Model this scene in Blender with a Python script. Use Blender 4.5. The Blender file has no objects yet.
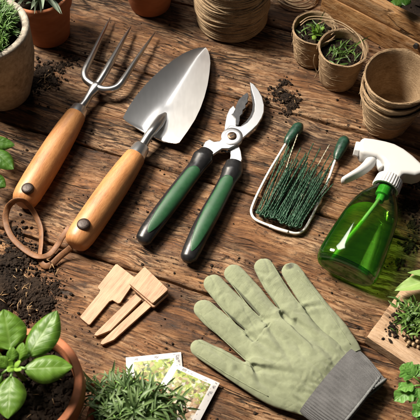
import bpy, bmesh, math, random
import numpy as np
from mathutils import Vector, Matrix, noise
from mathutils.bvhtree import BVHTree

random.seed(7)
R = random.Random(11)
SC = bpy.context.scene
COL = SC.collection
S = 0.01                       # geometry below is written in centimetres

# ------------------------------------------------------------------ camera, light, exposure
PITCH, FOV, DIST = 58.0, 30.0, 108.0
CAM = Vector((0, -DIST * math.cos(math.radians(PITCH)), DIST * math.sin(math.radians(PITCH))))
cd = bpy.data.cameras.new('camera')
cam = bpy.data.objects.new('camera', cd); COL.objects.link(cam)
cam.location = CAM * S
cam.rotation_euler = (math.radians(90 - PITCH), 0, 0)
cd.sensor_width = 36; cd.angle = math.radians(FOV)
cd.clip_start = 0.02; cd.clip_end = 100
cd.dof.use_dof = True; cd.dof.focus_distance = DIST * S * 0.985; cd.dof.aperture_fstop = 13.0
SC.camera = cam

w = bpy.data.worlds.new('World'); SC.world = w; w.use_nodes = True
bg = w.node_tree.nodes['Background']
bg.inputs[0].default_value = (0.92, 0.95, 1.0, 1); bg.inputs[1].default_value = 0.036

def area(name, pos, target, size, power, col, spread=180):
    l = bpy.data.lights.new(name, 'AREA'); l.shape = 'RECTANGLE'; l.size, l.size_y = size[0] * S, size[1] * S
    l.energy = power; l.color = col; l.spread = math.radians(spread)
    o = bpy.data.objects.new(name, l); COL.objects.link(o)
    o.location = Vector(pos) * S
    o.rotation_euler = (Vector(target) - Vector(pos)).to_track_quat('-Z', 'Y').to_euler()
    return o
area('key_softbox', (-112, 66, 150), (6, -15, 0), (54, 54), 11.0, (1.0, 0.90, 0.765), 48)
area('top_softbox', (-28, 118, 190), (0, -8, 0), (62, 60), 2.5, (1.0, 0.97, 0.93), 80)
SC.view_settings.view_transform = 'Standard'; SC.view_settings.look = 'None'
SC.view_settings.exposure = 0.0; SC.view_settings.gamma = 1.0
SC.cycles.use_denoising = True
SC.cycles.caustics_refractive = True; SC.cycles.caustics_reflective = False
SC.cycles.max_bounces = 14; SC.cycles.transmission_bounces = 12; SC.cycles.transparent_max_bounces = 12

_t = math.tan(math.radians(FOV / 2)); _p = math.radians(PITCH)
def P(u, v, z=0.0):
    """point at height z (cm) on the table that the photograph shows at pixel u, v"""
    nx, ny = (u - 210) / 210 * _t, (210 - v) / 210 * _t
    d = Vector((nx, math.cos(_p) + ny * math.sin(_p), -math.sin(_p) + ny * math.cos(_p)))
    k = (z - CAM.z) / d.z
    return CAM + d * k
def PX(u, v, z=0.0):
    """centimetres per photograph pixel there"""
    return (P(u + 1, v, z) - P(u, v, z)).length

# ------------------------------------------------------------------ objects
ORG = {}
def thing(name, label, cat, loc=(0, 0, 0), group=None, kind=None):
    o = bpy.data.objects.new(name, None); COL.objects.link(o)
    o.empty_display_size = 0.01
    o.location = Vector(loc) * S; ORG[o.name] = Vector(loc)
    if kind: o['kind'] = kind
    if label: o['label'] = label
    if cat: o['category'] = cat
    if group: o['group'] = group
    return o

class MB:
    def __init__(s): s.v = []; s.f = []; s.uv = []
    def add(s, vs, fs, uvs=None):
        n = len(s.v); s.v += [Vector(x) for x in vs]; s.f += [tuple(i + n for i in f) for f in fs]
        s.uv += list(uvs) if uvs else [(0.0, 0.0)] * len(vs)
        return s
    def sweep(s, pts, ra, rb=None, seg=12, cap=True, closed=False, up=(0, 0, 1), dome=False, vscale=1.0):
        pts = [Vector(p) for p in pts]; n = len(pts)
        def arr(r): return list(r) if isinstance(r, (list, tuple)) else [r] * n
        ra = arr(ra); rb = arr(rb) if rb is not None else ra
        T = []
        for i in range(n):
            a = pts[(i - 1) % n] if (i or closed) else pts[0]
            b = pts[(i + 1) % n] if (i < n - 1 or closed) else pts[-1]
            d = b - a
            T.append(d.normalized() if d.length > 1e-9 else Vector((0, 0, 1)))
        upv = Vector(up)
        if abs(T[0].dot(upv)) > 0.95: upv = Vector((1, 0, 0))
        side = T[0].cross(upv).normalized()
        rings = []; uvs = []; acc = 0
        for i in range(n):
            if i: acc += (pts[i] - pts[i - 1]).length
            side = (side - T[i] * side.dot(T[i])).normalized()
            nn = side.cross(T[i])
            for k in range(seg):
                an = 2 * math.pi * k / seg
                rings.append(pts[i] + side * (math.cos(an) * ra[i]) + nn * (math.sin(an) * rb[i])); uvs.append((acc * vscale, k / seg))
        fs = []
        m = n if closed else n - 1
        for i in range(m):
            for k in range(seg):
                a = i * seg + k; b = i * seg + (k + 1) % seg
                c = ((i + 1) % n) * seg + (k + 1) % seg; d = ((i + 1) % n) * seg + k
                fs.append((a, b, c, d))
        if cap and not closed:
            fs.append(tuple(reversed(range(seg)))); fs.append(tuple((n - 1) * seg + k for k in range(seg)))
        s.add(rings, fs, uvs); return s
    def lathe(s, prof, seg=48, c=(0, 0, 0), fn=None):
        c = Vector(c); vs = []; fs = []; uvs = []
        for i, (r, z) in enumerate(prof):
            for k in range(seg):
                a = 2 * math.pi * k / seg
                rr, zz = (fn(r, z, a) if fn else (r, z))
                vs.append(c + Vector((rr * math.cos(a), rr * math.sin(a), zz))); uvs.append((a, z))
        for i in range(len(prof) - 1):
            for k in range(seg):
                fs.append((i * seg + k, i * seg + (k + 1) % seg, (i + 1) * seg + (k + 1) % seg, (i + 1) * seg + k))
        if prof[0][0] > 1e-6: fs.append(tuple(reversed(range(seg))))
        if prof[-1][0] > 1e-6: fs.append(tuple((len(prof) - 1) * seg + k for k in range(seg)))
        s.add(vs, fs, uvs); return s
    def lathe_open(s, prof, seg=48, c=(0, 0, 0), fn=None):
        n0 = len(s.f); s.lathe(prof, seg, c, fn)
        s.f = [f for f in s.f if len(f) == 4 or len(f) == 3]; return s
    def prism(s, poly, z0, z1):
        """poly: points (x, y); counter-clockwise is made sure of"""
        pts = [Vector((p[0], p[1])) for p in poly]
        if sum(pts[i].x * pts[(i + 1) % len(pts)].y - pts[(i + 1) % len(pts)].x * pts[i].y for i in range(len(pts))) < 0: pts.reverse()
        n = len(pts)
        vs = [Vector((p.x, p.y, z0)) for p in pts] + [Vector((p.x, p.y, z1)) for p in pts]
        fs = [tuple(reversed(range(n))), tuple(range(n, 2 * n))] + [(i, (i + 1) % n, n + (i + 1) % n, n + i) for i in range(n)]
        s.add(vs, fs); return s
    def box(s, c, ex, ey, ez, hx, hy, hz):
        c, ex, ey, ez = Vector(c), Vector(ex), Vector(ey), Vector(ez)
        vs = [c + ex * (hx * a) + ey * (hy * b) + ez * (hz * d) for d in (-1, 1) for b in (-1, 1) for a in (-1, 1)]
        s.add(vs, [(0, 2, 3, 1), (4, 5, 7, 6), (0, 1, 5, 4), (2, 6, 7, 3), (0, 4, 6, 2), (1, 3, 7, 5)]); return s
    def mesh(s, name, org=Vector((0, 0, 0))):
        me = bpy.data.meshes.new(name)
        me.from_pydata([(v - org) * S for v in s.v], [], s.f)
        if any(u != (0.0, 0.0) for u in s.uv):
            l = me.uv_layers.new(name='uv')
            idx = [0] * len(me.loops); me.loops.foreach_get('vertex_index', idx)
            flat = []
            for i in idx: flat += s.uv[i]
            l.data.foreach_set('uv', flat)
        return me
    def build(s, name, mat, parent=None, smooth=True, angle=38, bevel=0, bseg=2, loc=None, label=None, cat=None, group=None, kind=None, sub=0):
        if parent is not None: org = ORG[parent.name]
        elif loc is not None: org = Vector(loc)
        else:
            xs = [v.x for v in s.v]; ys = [v.y for v in s.v]
            org = Vector(((min(xs) + max(xs)) / 2, (min(ys) + max(ys)) / 2, min(v.z for v in s.v)))
        me = s.mesh(name, org)
        o = bpy.data.objects.new(name, me); COL.objects.link(o)
        ORG[o.name] = org
        if parent is not None: o.parent = parent
        else: o.location = org * S
        finish(o, mat, smooth, angle, bevel, bseg, sub)
        if label: o['label'] = label
        if cat: o['category'] = cat
        if group: o['group'] = group
        if kind: o['kind'] = kind
        return o
def finish(o, mat, smooth=True, angle=38, bevel=0, bseg=2, sub=0):
    me = o.data
    me.materials.append(mat)
    me.polygons.foreach_set('use_smooth', [smooth] * len(me.polygons))
    if smooth and angle: me.set_sharp_from_angle(angle=math.radians(angle))
    if bevel:
        m = o.modifiers.new('bevel', 'BEVEL'); m.width = bevel * S; m.segments = bseg; m.limit_method = 'ANGLE'; m.angle_limit = math.radians(40)
        m.harden_normals = False
        me.polygons.foreach_set('use_smooth', [True] * len(me.polygons))
    if sub:
        m = o.modifiers.new('subsurf', 'SUBSURF'); m.levels = m.render_levels = sub
    return o
def inst(mesh, name, parent, M, label=None, cat=None, group=None):
    """a piece sharing mesh data; M is a world matrix in cm"""
    o = bpy.data.objects.new(name, mesh); COL.objects.link(o)
    org = ORG[parent.name] if parent is not None else Vector((0, 0, 0))
    M = Matrix.Translation(-org) @ M
    M = M.copy(); M.translation = M.translation * S
    if parent is not None: o.parent = parent
    o.matrix_basis = M
    if label: o['label'] = label
    if cat: o['category'] = cat
    if group: o['group'] = group
    return o
def spline(pts, n=8, closed=False):
    pts = [Vector(p) for p in pts]; out = []
    m = len(pts) if closed else len(pts) - 1
    for i in range(m):
        if closed: a, b, c, d = (pts[(i + k) % len(pts)] for k in (-1, 0, 1, 2))
        else:
            b, c = pts[i], pts[i + 1]
            a = pts[i - 1] if i else b * 2 - c
            d = pts[i + 2] if i + 2 < len(pts) else c * 2 - b
        for k in range(n):
            t = k / n
            out.append(0.5 * ((2 * b) + (c - a) * t + (2 * a - 5 * b + 4 * c - d) * t * t + (3 * b - a - 3 * c + d) * t ** 3))
    if not closed: out.append(pts[-1])
    return out
def lerp(a, b, t): return a + (b - a) * t
def resamp(vals, n):
    m = len(vals) - 1; out = []
    for i in range(n):
        x = i / (n - 1) * m; k = min(int(x), m - 1); out.append(lerp(vals[k], vals[k + 1], x - k))
    return out
def sstep(a, b, x):
    t = max(0.0, min(1.0, (x - a) / (b - a))); return t * t * (3 - 2 * t)

# ------------------------------------------------------------------ materials
class NT:
    def __init__(s, name):
        s.m = bpy.data.materials.new(name); s.m.use_nodes = True
        s.t = s.m.node_tree; s.b = s.t.nodes['Principled BSDF']; s.out = s.t.nodes['Material Output']
    def n(s, typ, **kw):
        o = s.t.nodes.new(typ)
        for k, v in kw.items(): setattr(o, k, v)
        return o
    def l(s, a, b): s.t.links.new(a, b)
    def put(s, sock, v):
        if hasattr(v, 'is_output') or isinstance(v, bpy.types.NodeSocket): s.l(v, sock)
        else: sock.default_value = v
    def coord(s, kind='Object'):
        return s.n('ShaderNodeTexCoord').outputs[kind]
    def mapping(s, vec, scale=(1, 1, 1), loc=(0, 0, 0), rot=(0, 0, 0)):
        o = s.n('ShaderNodeMapping'); s.l(vec, o.inputs[0]); s.put(o.inputs[1], loc); s.put(o.inputs[2], rot); s.put(o.inputs[3], scale); return o.outputs[0]
    def noise(s, vec, scale=1.0, detail=4, rough=0.55, dist=0.0):
        o = s.n('ShaderNodeTexNoise'); s.l(vec, o.inputs['Vector']); s.put(o.inputs['Scale'], scale); s.put(o.inputs['Detail'], detail)
        s.put(o.inputs['Roughness'], rough); s.put(o.inputs['Distortion'], dist); return o.outputs['Fac']
    def ramp(s, fac, stops, interp='LINEAR'):
        o = s.n('ShaderNodeValToRGB'); s.l(fac, o.inputs[0]); e = o.color_ramp.elements; o.color_ramp.interpolation = interp
        while len(e) < len(stops): e.new(0.5)
        for i, (p, c) in enumerate(stops):
            e[i].position = p; e[i].color = (c, c, c, 1) if isinstance(c, (int, float)) else (*c, 1)
        return o.outputs[0]
    def math(s, op, a, b=0.0, c=None, clamp=False):
        o = s.n('ShaderNodeMath', operation=op, use_clamp=clamp); s.put(o.inputs[0], a); s.put(o.inputs[1], b)
        if c is not None: s.put(o.inputs[2], c)
        return o.outputs[0]
    def mix(s, fac, a, b, mode='MIX'):
        o = s.n('ShaderNodeMix', data_type='RGBA', blend_type=mode); s.put(o.inputs[0], fac)
        s.put(o.inputs[6], a if not isinstance(a, tuple) else (*a[:3], 1)); s.put(o.inputs[7], b if not isinstance(b, tuple) else (*b[:3], 1))
        return o.outputs[2]
    def addv(s, a, b):
        o = s.n('ShaderNodeVectorMath', operation='ADD'); s.put(o.inputs[0], a); s.put(o.inputs[1], b); return o.outputs[0]
    def bump(s, h, strength=0.4, dist=0.001, normal=None):
        o = s.n('ShaderNodeBump'); s.put(o.inputs['Strength'], strength); s.put(o.inputs['Distance'], dist); s.l(h, o.inputs['Height'])
        if normal is not None: s.l(normal, o.inputs['Normal'])
        return o.outputs[0]
    def sep(s, v):
        o = s.n('ShaderNodeSeparateXYZ'); s.l(v, o.inputs[0]); return o.outputs
    def comb(s, x, y, z):
        o = s.n('ShaderNodeCombineXYZ'); s.put(o.inputs[0], x); s.put(o.inputs[1], y); s.put(o.inputs[2], z); return o.outputs[0]
    def rnd(s): return s.n('ShaderNodeObjectInfo').outputs['Random']
    def set(s, col=None, rough=None, normal=None, metal=None, **kw):
        b = s.b
        if col is not None: s.put(b.inputs['Base Color'], (*col, 1) if isinstance(col, tuple) else col)
        if rough is not None: s.put(b.inputs['Roughness'], rough)
        if metal is not None: s.put(b.inputs['Metallic'], metal)
        if normal is not None: s.l(normal, b.inputs['Normal'])
        for k, v in kw.items(): s.put(b.inputs[k], v)
        return s.m

def plain(name, col, rough=0.5, var=0.12, scale=60, bump=0.0, bscale=400, metal=0.0, **kw):
    t = NT(name); c = t.coord()
    f = t.noise(c, scale, 5, 0.6)
    cc = t.mix(t.ramp(f, [(0.3, 0.0), (0.7, 1.0)]), tuple(x * (1 - var) for x in col), tuple(min(1, x * (1 + var)) for x in col))
    rr = t.ramp(t.noise(c, scale * 2.3, 4), [(0.3, max(0.02, rough - 0.07)), (0.7, min(1, rough + 0.07))])
    nn = t.bump(t.noise(c, bscale, 5, 0.6), bump, 0.0006) if bump else None
    return t.set(cc, rr, nn, metal, **kw)

def old_wood(name='old_wood_boards', ang=None, c0=(0.014, 0.006, 0.003), c1=(0.066, 0.026, 0.0085), c2=(0.182, 0.078, 0.028), c3=(0.40, 0.222, 0.102)):
    t = NT(name)
    c = t.coord(); rv = t.rnd()
    if ang is not None: c = t.mapping(c, (1, 1, 1), (0, 0, 0), (0, 0, ang))
    c = t.addv(c, t.comb(t.math('MULTIPLY', rv, 13.7), t.math('MULTIPLY', rv, 7.3), t.math('MULTIPLY', rv, 3.1)))
    wv = t.noise(t.mapping(c, (5, 11, 5)), 1, 3, 0.5)
    wv2 = t.noise(t.mapping(c, (22, 40, 20)), 1, 3, 0.5)
    dy = t.math('ADD', t.math('MULTIPLY', t.math('SUBTRACT', wv, 0.5), 0.030), t.math('MULTIPLY', t.math('SUBTRACT', wv2, 0.5), 0.007))
    cw = t.addv(c, t.comb(0.0, dy, 0.0))
    big = t.noise(t.mapping(cw, (5, 16, 8)), 1, 4, 0.55)
    grain = t.noise(t.mapping(cw, (9, 170, 60)), 1, 6, 0.62)
    fine = t.noise(t.mapping(cw, (30, 620, 200)), 1, 5, 0.65)
    cr = t.noise(t.mapping(cw, (7, 75, 30)), 1, 3, 0.5)
    crk = t.ramp(t.math('ABSOLUTE', t.math('SUBTRACT', cr, 0.5)), [(0.0, 1.0), (0.012, 0.75), (0.03, 0.0)])
    cm = t.ramp(t.noise(t.mapping(c, (9, 20, 8)), 1, 4, 0.6), [(0.47, 0.0), (0.60, 1.0)])
    crk = t.math('MULTIPLY', crk, cm)
    pit = t.ramp(t.noise(t.mapping(cw, (110, 330, 100)), 1, 4, 0.6), [(0.585, 0.0), (0.66, 1.0)])
    pitm = t.ramp(t.noise(t.mapping(c, (14, 24, 8)), 1, 4, 0.6), [(0.44, 0.0), (0.62, 1.0)])
    pit = t.math('MULTIPLY', pit, pitm if ang is None else 0.0)
    patch = t.ramp(t.noise(t.mapping(c, (10, 26, 10)), 1, 6, 0.68), [(0.42, 0.0), (0.66, 1.0)])
    mid = t.noise(t.mapping(cw, (42, 330, 120)), 1, 6, 0.7)
    tone = t.math('ADD', t.math('MULTIPLY', big, 0.34), t.math('ADD', t.math('MULTIPLY', grain, 0.34), t.math('ADD', t.math('MULTIPLY', mid, 0.34), t.math('SUBTRACT', t.math('MULTIPLY', fine, 0.40), 0.10))))
    col = t.ramp(tone, [(0.44, c0), (0.54, c1), (0.64, c2), (0.76, c3)])
    col = t.mix(t.math('MULTIPLY', patch, 0.78 if ang is None else 0.12), col, (0.022, 0.012, 0.007))
    dust = t.ramp(t.noise(t.mapping(c, (8, 15, 8), (3.3, 1.7, 0)), 1, 5, 0.65), [(0.42, 0.0), (0.62, 1.0)])
    dustf = t.math('MULTIPLY', dust, t.ramp(mid, [(0.45, 0.0), (0.60, 0.8)]))
    col = t.mix(dustf, col, (0.44, 0.285, 0.165))
    scr = t.ramp(t.noise(t.mapping(cw, (28, 210, 60), (5.1, 0, 0)), 1, 5, 0.7), [(0.63, 0.0), (0.70, 0.8)])
    col = t.mix(scr, col, (0.42, 0.265, 0.14))
    dirt = t.ramp(t.noise(t.mapping(c, (70, 110, 50), (1.1, 4.2, 0)), 1, 7, 0.75), [(0.56, 0.0), (0.66, 0.85 if ang is None else 0.15)])
    col = t.mix(dirt, col, (0.016, 0.009, 0.005))
    dark = t.math('MAXIMUM', crk, t.math('MULTIPLY', pit, 0.9))
    col = t.mix(dark, col, (0.008, 0.0045, 0.003))
    h = t.math('ADD', t.math('MULTIPLY', grain, 0.45), t.math('ADD', t.math('MULTIPLY', mid, 0.75), t.math('ADD', t.math('MULTIPLY', fine, 0.35), t.math('MULTIPLY', dark, -0.9))))
    nn = t.bump(h, 1.0, 0.0026)
    return t.set(col, t.ramp(fine, [(0.3, 0.46), (0.7, 0.70)]), nn, **{'Specular IOR Level': 0.35})
def clean_wood(name, dark, light, sc=1.0, rough=0.4, coat=0.0):
    t = NT(name); c = t.coord(); rv = t.rnd()
    uvv = t.coord('UV')
    return t, c, rv
def handle_wood():
    t = NT('oiled_beech'); uv = t.coord('UV')
    g = t.noise(t.mapping(uv, (0.22, 22, 1)), 1, 6, 0.7)
    f = t.noise(t.mapping(uv, (1.6, 120, 1)), 1, 4, 0.6)
    b = t.noise(t.coord(), 30, 4)
    tone = t.math('ADD', t.math('MULTIPLY', g, 0.55), t.math('ADD', t.math('MULTIPLY', f, 0.3), t.math('MULTIPLY', b, 0.25)))
    col = t.ramp(tone, [(0.34, (0.17, 0.062, 0.018)), (0.50, (0.36, 0.155, 0.055)), (0.68, (0.51, 0.25, 0.094))])
    col = t.mix(t.ramp(t.noise(t.coord(), 75, 6, 0.7), [(0.60, 0.0), (0.8, 0.5)]), col, (0.20, 0.085, 0.03))
    return t.set(col, t.ramp(f, [(0.3, 0.38), (0.7, 0.54)]), t.bump(f, 0.35, 0.0005), **{'Coat Weight': 0.12, 'Coat Roughness': 0.3})
def pale_wood(name, a, b, d, axis=(1, 0, 0), rough=0.6):
    """grain along the object's local direction axis (angle about z)"""
    t = NT(name); c = t.coord(); rv = t.rnd()
    c = t.mapping(c, (1, 1, 1), (0, 0, 0), (0, 0, axis))
    c = t.addv(c, t.comb(t.math('MULTIPLY', rv, 3.7), t.math('MULTIPLY', rv, 1.3), 0.0))
    g = t.noise(t.mapping(c, (14, 190, 190)), 1, 5, 0.6); f = t.noise(t.mapping(c, (60, 900, 900)), 1, 4, 0.6)
    bl = t.noise(c, 45, 4, 0.6)
    tone = t.math('ADD', t.math('MULTIPLY', g, 0.5), t.math('ADD', t.math('MULTIPLY', f, 0.25), t.math('MULTIPLY', bl, 0.25)))
    col = t.ramp(tone, [(0.36, a), (0.5, b), (0.66, d)])
    col = t.mix(t.ramp(t.noise(t.mapping(c, (60, 200, 200)), 1, 5, 0.7), [(0.62, 0.0), (0.78, 0.55)]), col, tuple(x * 0.35 for x in a))
    return t.set(col, rough, t.bump(t.math('ADD', g, t.math('MULTIPLY', f, 0.6)), 0.5, 0.0007))
def steel(name, col, rough, brush=(400, 30, 30), b=0.12):
    t = NT(name); c = t.coord()
    f = t.noise(t.mapping(c, brush), 1, 4, 0.6); s2 = t.noise(c, 55, 5, 0.6)
    rr = t.math('ADD', t.math('MULTIPLY', f, 0.03), t.math('ADD', rough - 0.04, t.math('MULTIPLY', s2, 0.02)))
    cc = t.mix(t.ramp(s2, [(0.35, 0.0), (0.7, 1.0)]), tuple(x * 0.98 for x in col), col)
    return t.set(cc, rr, t.bump(f, b, 0.0003), 1.0)
def clay(name, a, b):
    t = NT(name); c = t.coord()
    s1 = t.noise(c, 28, 6, 0.65); s2 = t.noise(t.mapping(c, (30, 30, 160)), 1, 5, 0.6); s3 = t.noise(c, 420, 4, 0.6)
    col = t.mix(t.ramp(t.math('ADD', t.math('MULTIPLY', s1, 0.6), t.math('MULTIPLY', s2, 0.4)), [(0.36, 0.0), (0.66, 1.0)]), a, b)
    col = t.mix(t.ramp(t.noise(c, 60, 8, 0.75), [(0.60, 0.0), (0.78, 0.55)]), col, (0.40, 0.25, 0.17))
    return t.set(col, 0.78, t.bump(t.math('ADD', s3, t.math('MULTIPLY', s2, 0.8)), 0.45, 0.0006))
def stone():
    t = NT('weathered_stone'); c = t.coord()
    s1 = t.noise(c, 22, 8, 0.7); s2 = t.noise(c, 170, 6, 0.7)
    col = t.ramp(t.math('ADD', t.math('MULTIPLY', s1, 0.6), t.math('MULTIPLY', s2, 0.4)), [(0.36, (0.14, 0.115, 0.09)), (0.50, (0.32, 0.285, 0.235)), (0.66, (0.50, 0.455, 0.39))])
    return t.set(col, 0.9, t.bump(t.math('ADD', s1, t.math('MULTIPLY', s2, 0.7)), 0.8, 0.0022))
def fibre(name, a, b, d, sc=1.0, dens=1.0):
    """matted coir / jute: crossing fine streaks"""
    t = NT(name); c = t.coord()
    o = [t.noise(t.mapping(c, (160 * sc, 900 * sc, 900 * sc), (0, 0, 0), (0.3 * k, 0.9 * k, 0.7 * k + 0.2)), 1, 4, 0.65) for k in (0, 1, 2.1)]
    m = t.math('MAXIMUM', o[0], t.math('MAXIMUM', o[1], o[2])); lo = t.noise(c, 45, 6, 0.65)
    hz = t.noise(t.mapping(c, (40, 40, 420)), 1, 4, 0.6)
    tone = t.math('ADD', t.math('MULTIPLY', m, 0.55), t.math('ADD', t.math('MULTIPLY', lo, 0.3), t.math('MULTIPLY', hz, 0.18)))
    col = t.ramp(tone, [(0.40, a), (0.54, b), (0.68, d)])
    return t.set(col, 0.92, t.bump(t.math('ADD', m, t.math('MULTIPLY', hz, 0.5)), 0.9, 0.0016), **{'Specular IOR Level': 0.2})
def twine_mat(name, a, b):
    t = NT(name); uv = t.coord('UV'); s = t.sep(uv)
    x = t.math('ADD', t.math('MULTIPLY', s[0], 2.6), s[1])
    st = t.math('SINE', t.math('MULTIPLY', x, 6.283 * 2))
    f = t.noise(t.coord(), 700, 4, 0.7); lo = t.noise(t.coord(), 60, 5, 0.6)
    tone = t.math('ADD', t.math('MULTIPLY', f, 0.5), t.math('ADD', t.math('MULTIPLY', lo, 0.4), t.math('MULTIPLY', st, 0.06)))
    col = t.ramp(tone, [(0.28, a), (0.62, b)])
    return t.set(col, 0.9, t.bump(t.math('ADD', t.math('MULTIPLY', st, 0.3), f), 0.7, 0.0005), **{'Specular IOR Level': 0.2})
def soil_mat(name='potting_soil', k=1.0):
    t = NT(name); c = t.coord()
    s1 = t.noise(c, 190, 6, 0.7); s2 = t.noise(c, 45, 4, 0.6)
    col = t.ramp(t.math('ADD', t.math('MULTIPLY', s1, 0.6), t.math('MULTIPLY', s2, 0.4)), [(0.36, (0.008 * k, 0.005 * k, 0.0035 * k)), (0.55, (0.026 * k, 0.016 * k, 0.010 * k)), (0.72, (0.075 * k, 0.046 * k, 0.028 * k))])
    return t.set(col, 0.95, t.bump(s1, 1.0, 0.0022), **{'Specular IOR Level': 0.25})
def leaf_mat(name, dark, light, vein, rough=0.42, trans=0.28, pucker=0.5, nside=7):
    t = NT(name); uv = t.coord('UV'); s = t.sep(uv); rv = t.rnd()
    u = s[0]; v = t.math('ABSOLUTE', t.math('SUBTRACT', s[1], 0.5))
    mid = t.ramp(v, [(0.0, 1.0), (0.02, 0.7), (0.055, 0.0)])
    q = t.math('FRACT', t.math('MULTIPLY', t.math('SUBTRACT', u, t.math('MULTIPLY', v, 0.55)), float(nside)))
    q = t.math('ABSOLUTE', t.math('SUBTRACT', q, 0.5))
    sv = t.ramp(q, [(0.0, 1.0), (0.035, 0.55), (0.10, 0.0)])
    vm = t.math('MAXIMUM', mid, t.math('MULTIPLY', sv, 0.6))
    c = t.coord(); nz = t.noise(t.addv(c, t.comb(rv, rv, rv)), 95, 5, 0.6)
    f = t.math('ADD', t.math('MULTIPLY', nz, 0.7), t.math('MULTIPLY', rv, 0.3))
    col = t.mix(t.ramp(f, [(0.3, 0.0), (0.66, 1.0)]), dark, light)
    col = t.mix(t.math('MULTIPLY', vm, 0.42), col, vein)
    h = t.math('ADD', t.math('MULTIPLY', q, pucker * 1.2), t.math('ADD', t.math('MULTIPLY', vm, -0.5), t.math('MULTIPLY', t.noise(c, 380, 3), 0.25)))
    nn = t.bump(h, 0.28, 0.0012)
    t.set(col, rough, nn, **{'Specular IOR Level': 0.35})
    tr = t.n('ShaderNodeBsdfTranslucent'); t.l(col, tr.inputs[0]); t.l(nn, tr.inputs[1])
    mx = t.n('ShaderNodeMixShader'); mx.inputs[0].default_value = trans
    t.l(t.b.outputs[0], mx.inputs[1]); t.l(tr.outputs[0], mx.inputs[2]); t.l(mx.outputs[0], t.out.inputs[0])
    return t.m
def blade_mat(name, dark, light, tip, rough=0.45, trans=0.22):
    t = NT(name); uv = t.coord('UV'); s = t.sep(uv); rv = t.rnd()
    nz = t.noise(t.addv(t.coord(), t.comb(rv, rv, 0.0)), 55, 4, 0.6)
    f = t.math('ADD', t.math('MULTIPLY', nz, 0.75), t.math('MULTIPLY', rv, 0.3))
    col = t.mix(t.ramp(f, [(0.34, 0.0), (0.68, 1.0)]), dark, light)
    col = t.mix(t.ramp(s[0], [(0.75, 0.0), (1.0, 0.35)]), col, tip)
    v = t.math('ABSOLUTE', t.math('SUBTRACT', s[1], 0.5))
    col = t.mix(t.ramp(v, [(0.0, 0.35), (0.12, 0.0)]), col, tip)
    t.set(col, rough)
    tr = t.n('ShaderNodeBsdfTranslucent'); t.l(col, tr.inputs[0])
    mx = t.n('ShaderNodeMixShader'); mx.inputs[0].default_value = trans
    t.l(t.b.outputs[0], mx.inputs[1]); t.l(tr.outputs[0], mx.inputs[2]); t.l(mx.outputs[0], t.out.inputs[0])
    return t.m
def cloth(name, col, sc=1.0, var=0.16, stain=None, smudge=None):
    t = NT(name); c = t.coord()
    a = math.radians(38)
    m1 = t.mapping(c, (1, 1, 1), (0, 0, 0), (0, 0, a)); s = t.sep(m1)
    k = 6.283 * 1150 * sc
    wv = t.math('MULTIPLY', t.math('SINE', t.math('MULTIPLY', s[0], k)), t.math('SINE', t.math('MULTIPLY', s[1], k)))
    n1 = t.noise(c, 55, 6, 0.65); n2 = t.noise(c, 900, 4, 0.7)
    f = t.math('ADD', t.math('MULTIPLY', n1, 0.6), t.math('MULTIPLY', n2, 0.4))
    cc = t.mix(t.ramp(f, [(0.34, 0.0), (0.66, 1.0)]), tuple(x * (1 - var) for x in col), tuple(x * (1 + var) for x in col))
    if stain:
        cc = t.mix(t.ramp(t.noise(c, 34, 7, 0.7), [(0.58, 0.0), (0.74, 0.4)]), cc, stain)
    if smudge is not None:      # a dab of earth on one fingertip
        ds = t.n('ShaderNodeVectorMath', operation='DISTANCE'); t.l(c, ds.inputs[0]); ds.inputs[1].default_value = tuple(smudge)
        sm = t.ramp(t.math('ADD', t.math('MULTIPLY', ds.outputs['Value'], 100.0), t.math('MULTIPLY', t.math('SUBTRACT', t.noise(c, 260, 4), 0.5), 0.7)), [(0.30, 0.85), (0.66, 0.0)])
        cc = t.mix(sm, cc, (0.05, 0.052, 0.04))
    return t.set(cc, 0.92, t.bump(t.math('ADD', t.math('MULTIPLY', wv, 1.0), t.math('MULTIPLY', n2, 1.4)), 0.6, 0.0008), **{'Sheen Weight': 0.15, 'Specular IOR Level': 0.2})

M = {}
M['table'] = old_wood()
M['handle'] = handle_wood()
M['steel'] = steel('brushed_steel', (0.80, 0.80, 0.80), 0.33, (300, 40, 40), 0.04)
M['tine'] = steel('forged_steel', (0.62, 0.61, 0.59), 0.30, (60, 60, 60), 0.2)
M['plier'] = steel('satin_steel', (0.62, 0.62, 0.62), 0.40, (200, 200, 60), 0.15)
M['dark_steel'] = plain('blackened_steel', (0.085, 0.085, 0.088), 0.42, 0.2, 120, 0.25, 500, 0.7)
M['bronze'] = plain('aged_bronze', (0.13, 0.085, 0.055), 0.4, 0.35, 300, 0.5, 500, 0.85)
M['rivet'] = plain('dark_rivet', (0.030, 0.018, 0.013), 0.45, 0.5, 400, 0.5, 600, 0.3)
M['leather'] = plain('tan_leather', (0.165, 0.072, 0.028), 0.62, 0.4, 120, 0.5, 700)
M['black'] = plain('black_rubber', (0.012, 0.012, 0.013), 0.33, 0.2, 90, 0.08, 900)
M['green_grip'] = plain('green_rubber', (0.014, 0.068, 0.026), 0.46, 0.15, 90, 0.15, 900)
M['tie'] = plain('green_plastic_coat', (0.016, 0.062, 0.030), 0.38, 0.35, 200)
M['tie_pale'] = plain('bare_pale_wire', (0.36, 0.34, 0.25), 0.45, 0.2, 200)
M['frame_wire'] = plain('white_coated_wire', (0.66, 0.64, 0.60), 0.35, 0.12, 200, 0.1, 300)
M['dk_grip'] = plain('dark_green_grip', (0.012, 0.046, 0.028), 0.36, 0.55, 170, 0.5, 420)
M['white'] = plain('white_plastic', (0.55, 0.55, 0.545), 0.42, 0.02, 60, 0.03, 300)
M['terracotta'] = clay('terracotta', (0.33, 0.105, 0.042), (0.50, 0.19, 0.085))
M['stone'] = stone()
M['peat'] = fibre('pressed_coir', (0.135, 0.084, 0.046), (0.33, 0.225, 0.130), (0.54, 0.405, 0.265))
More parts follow.
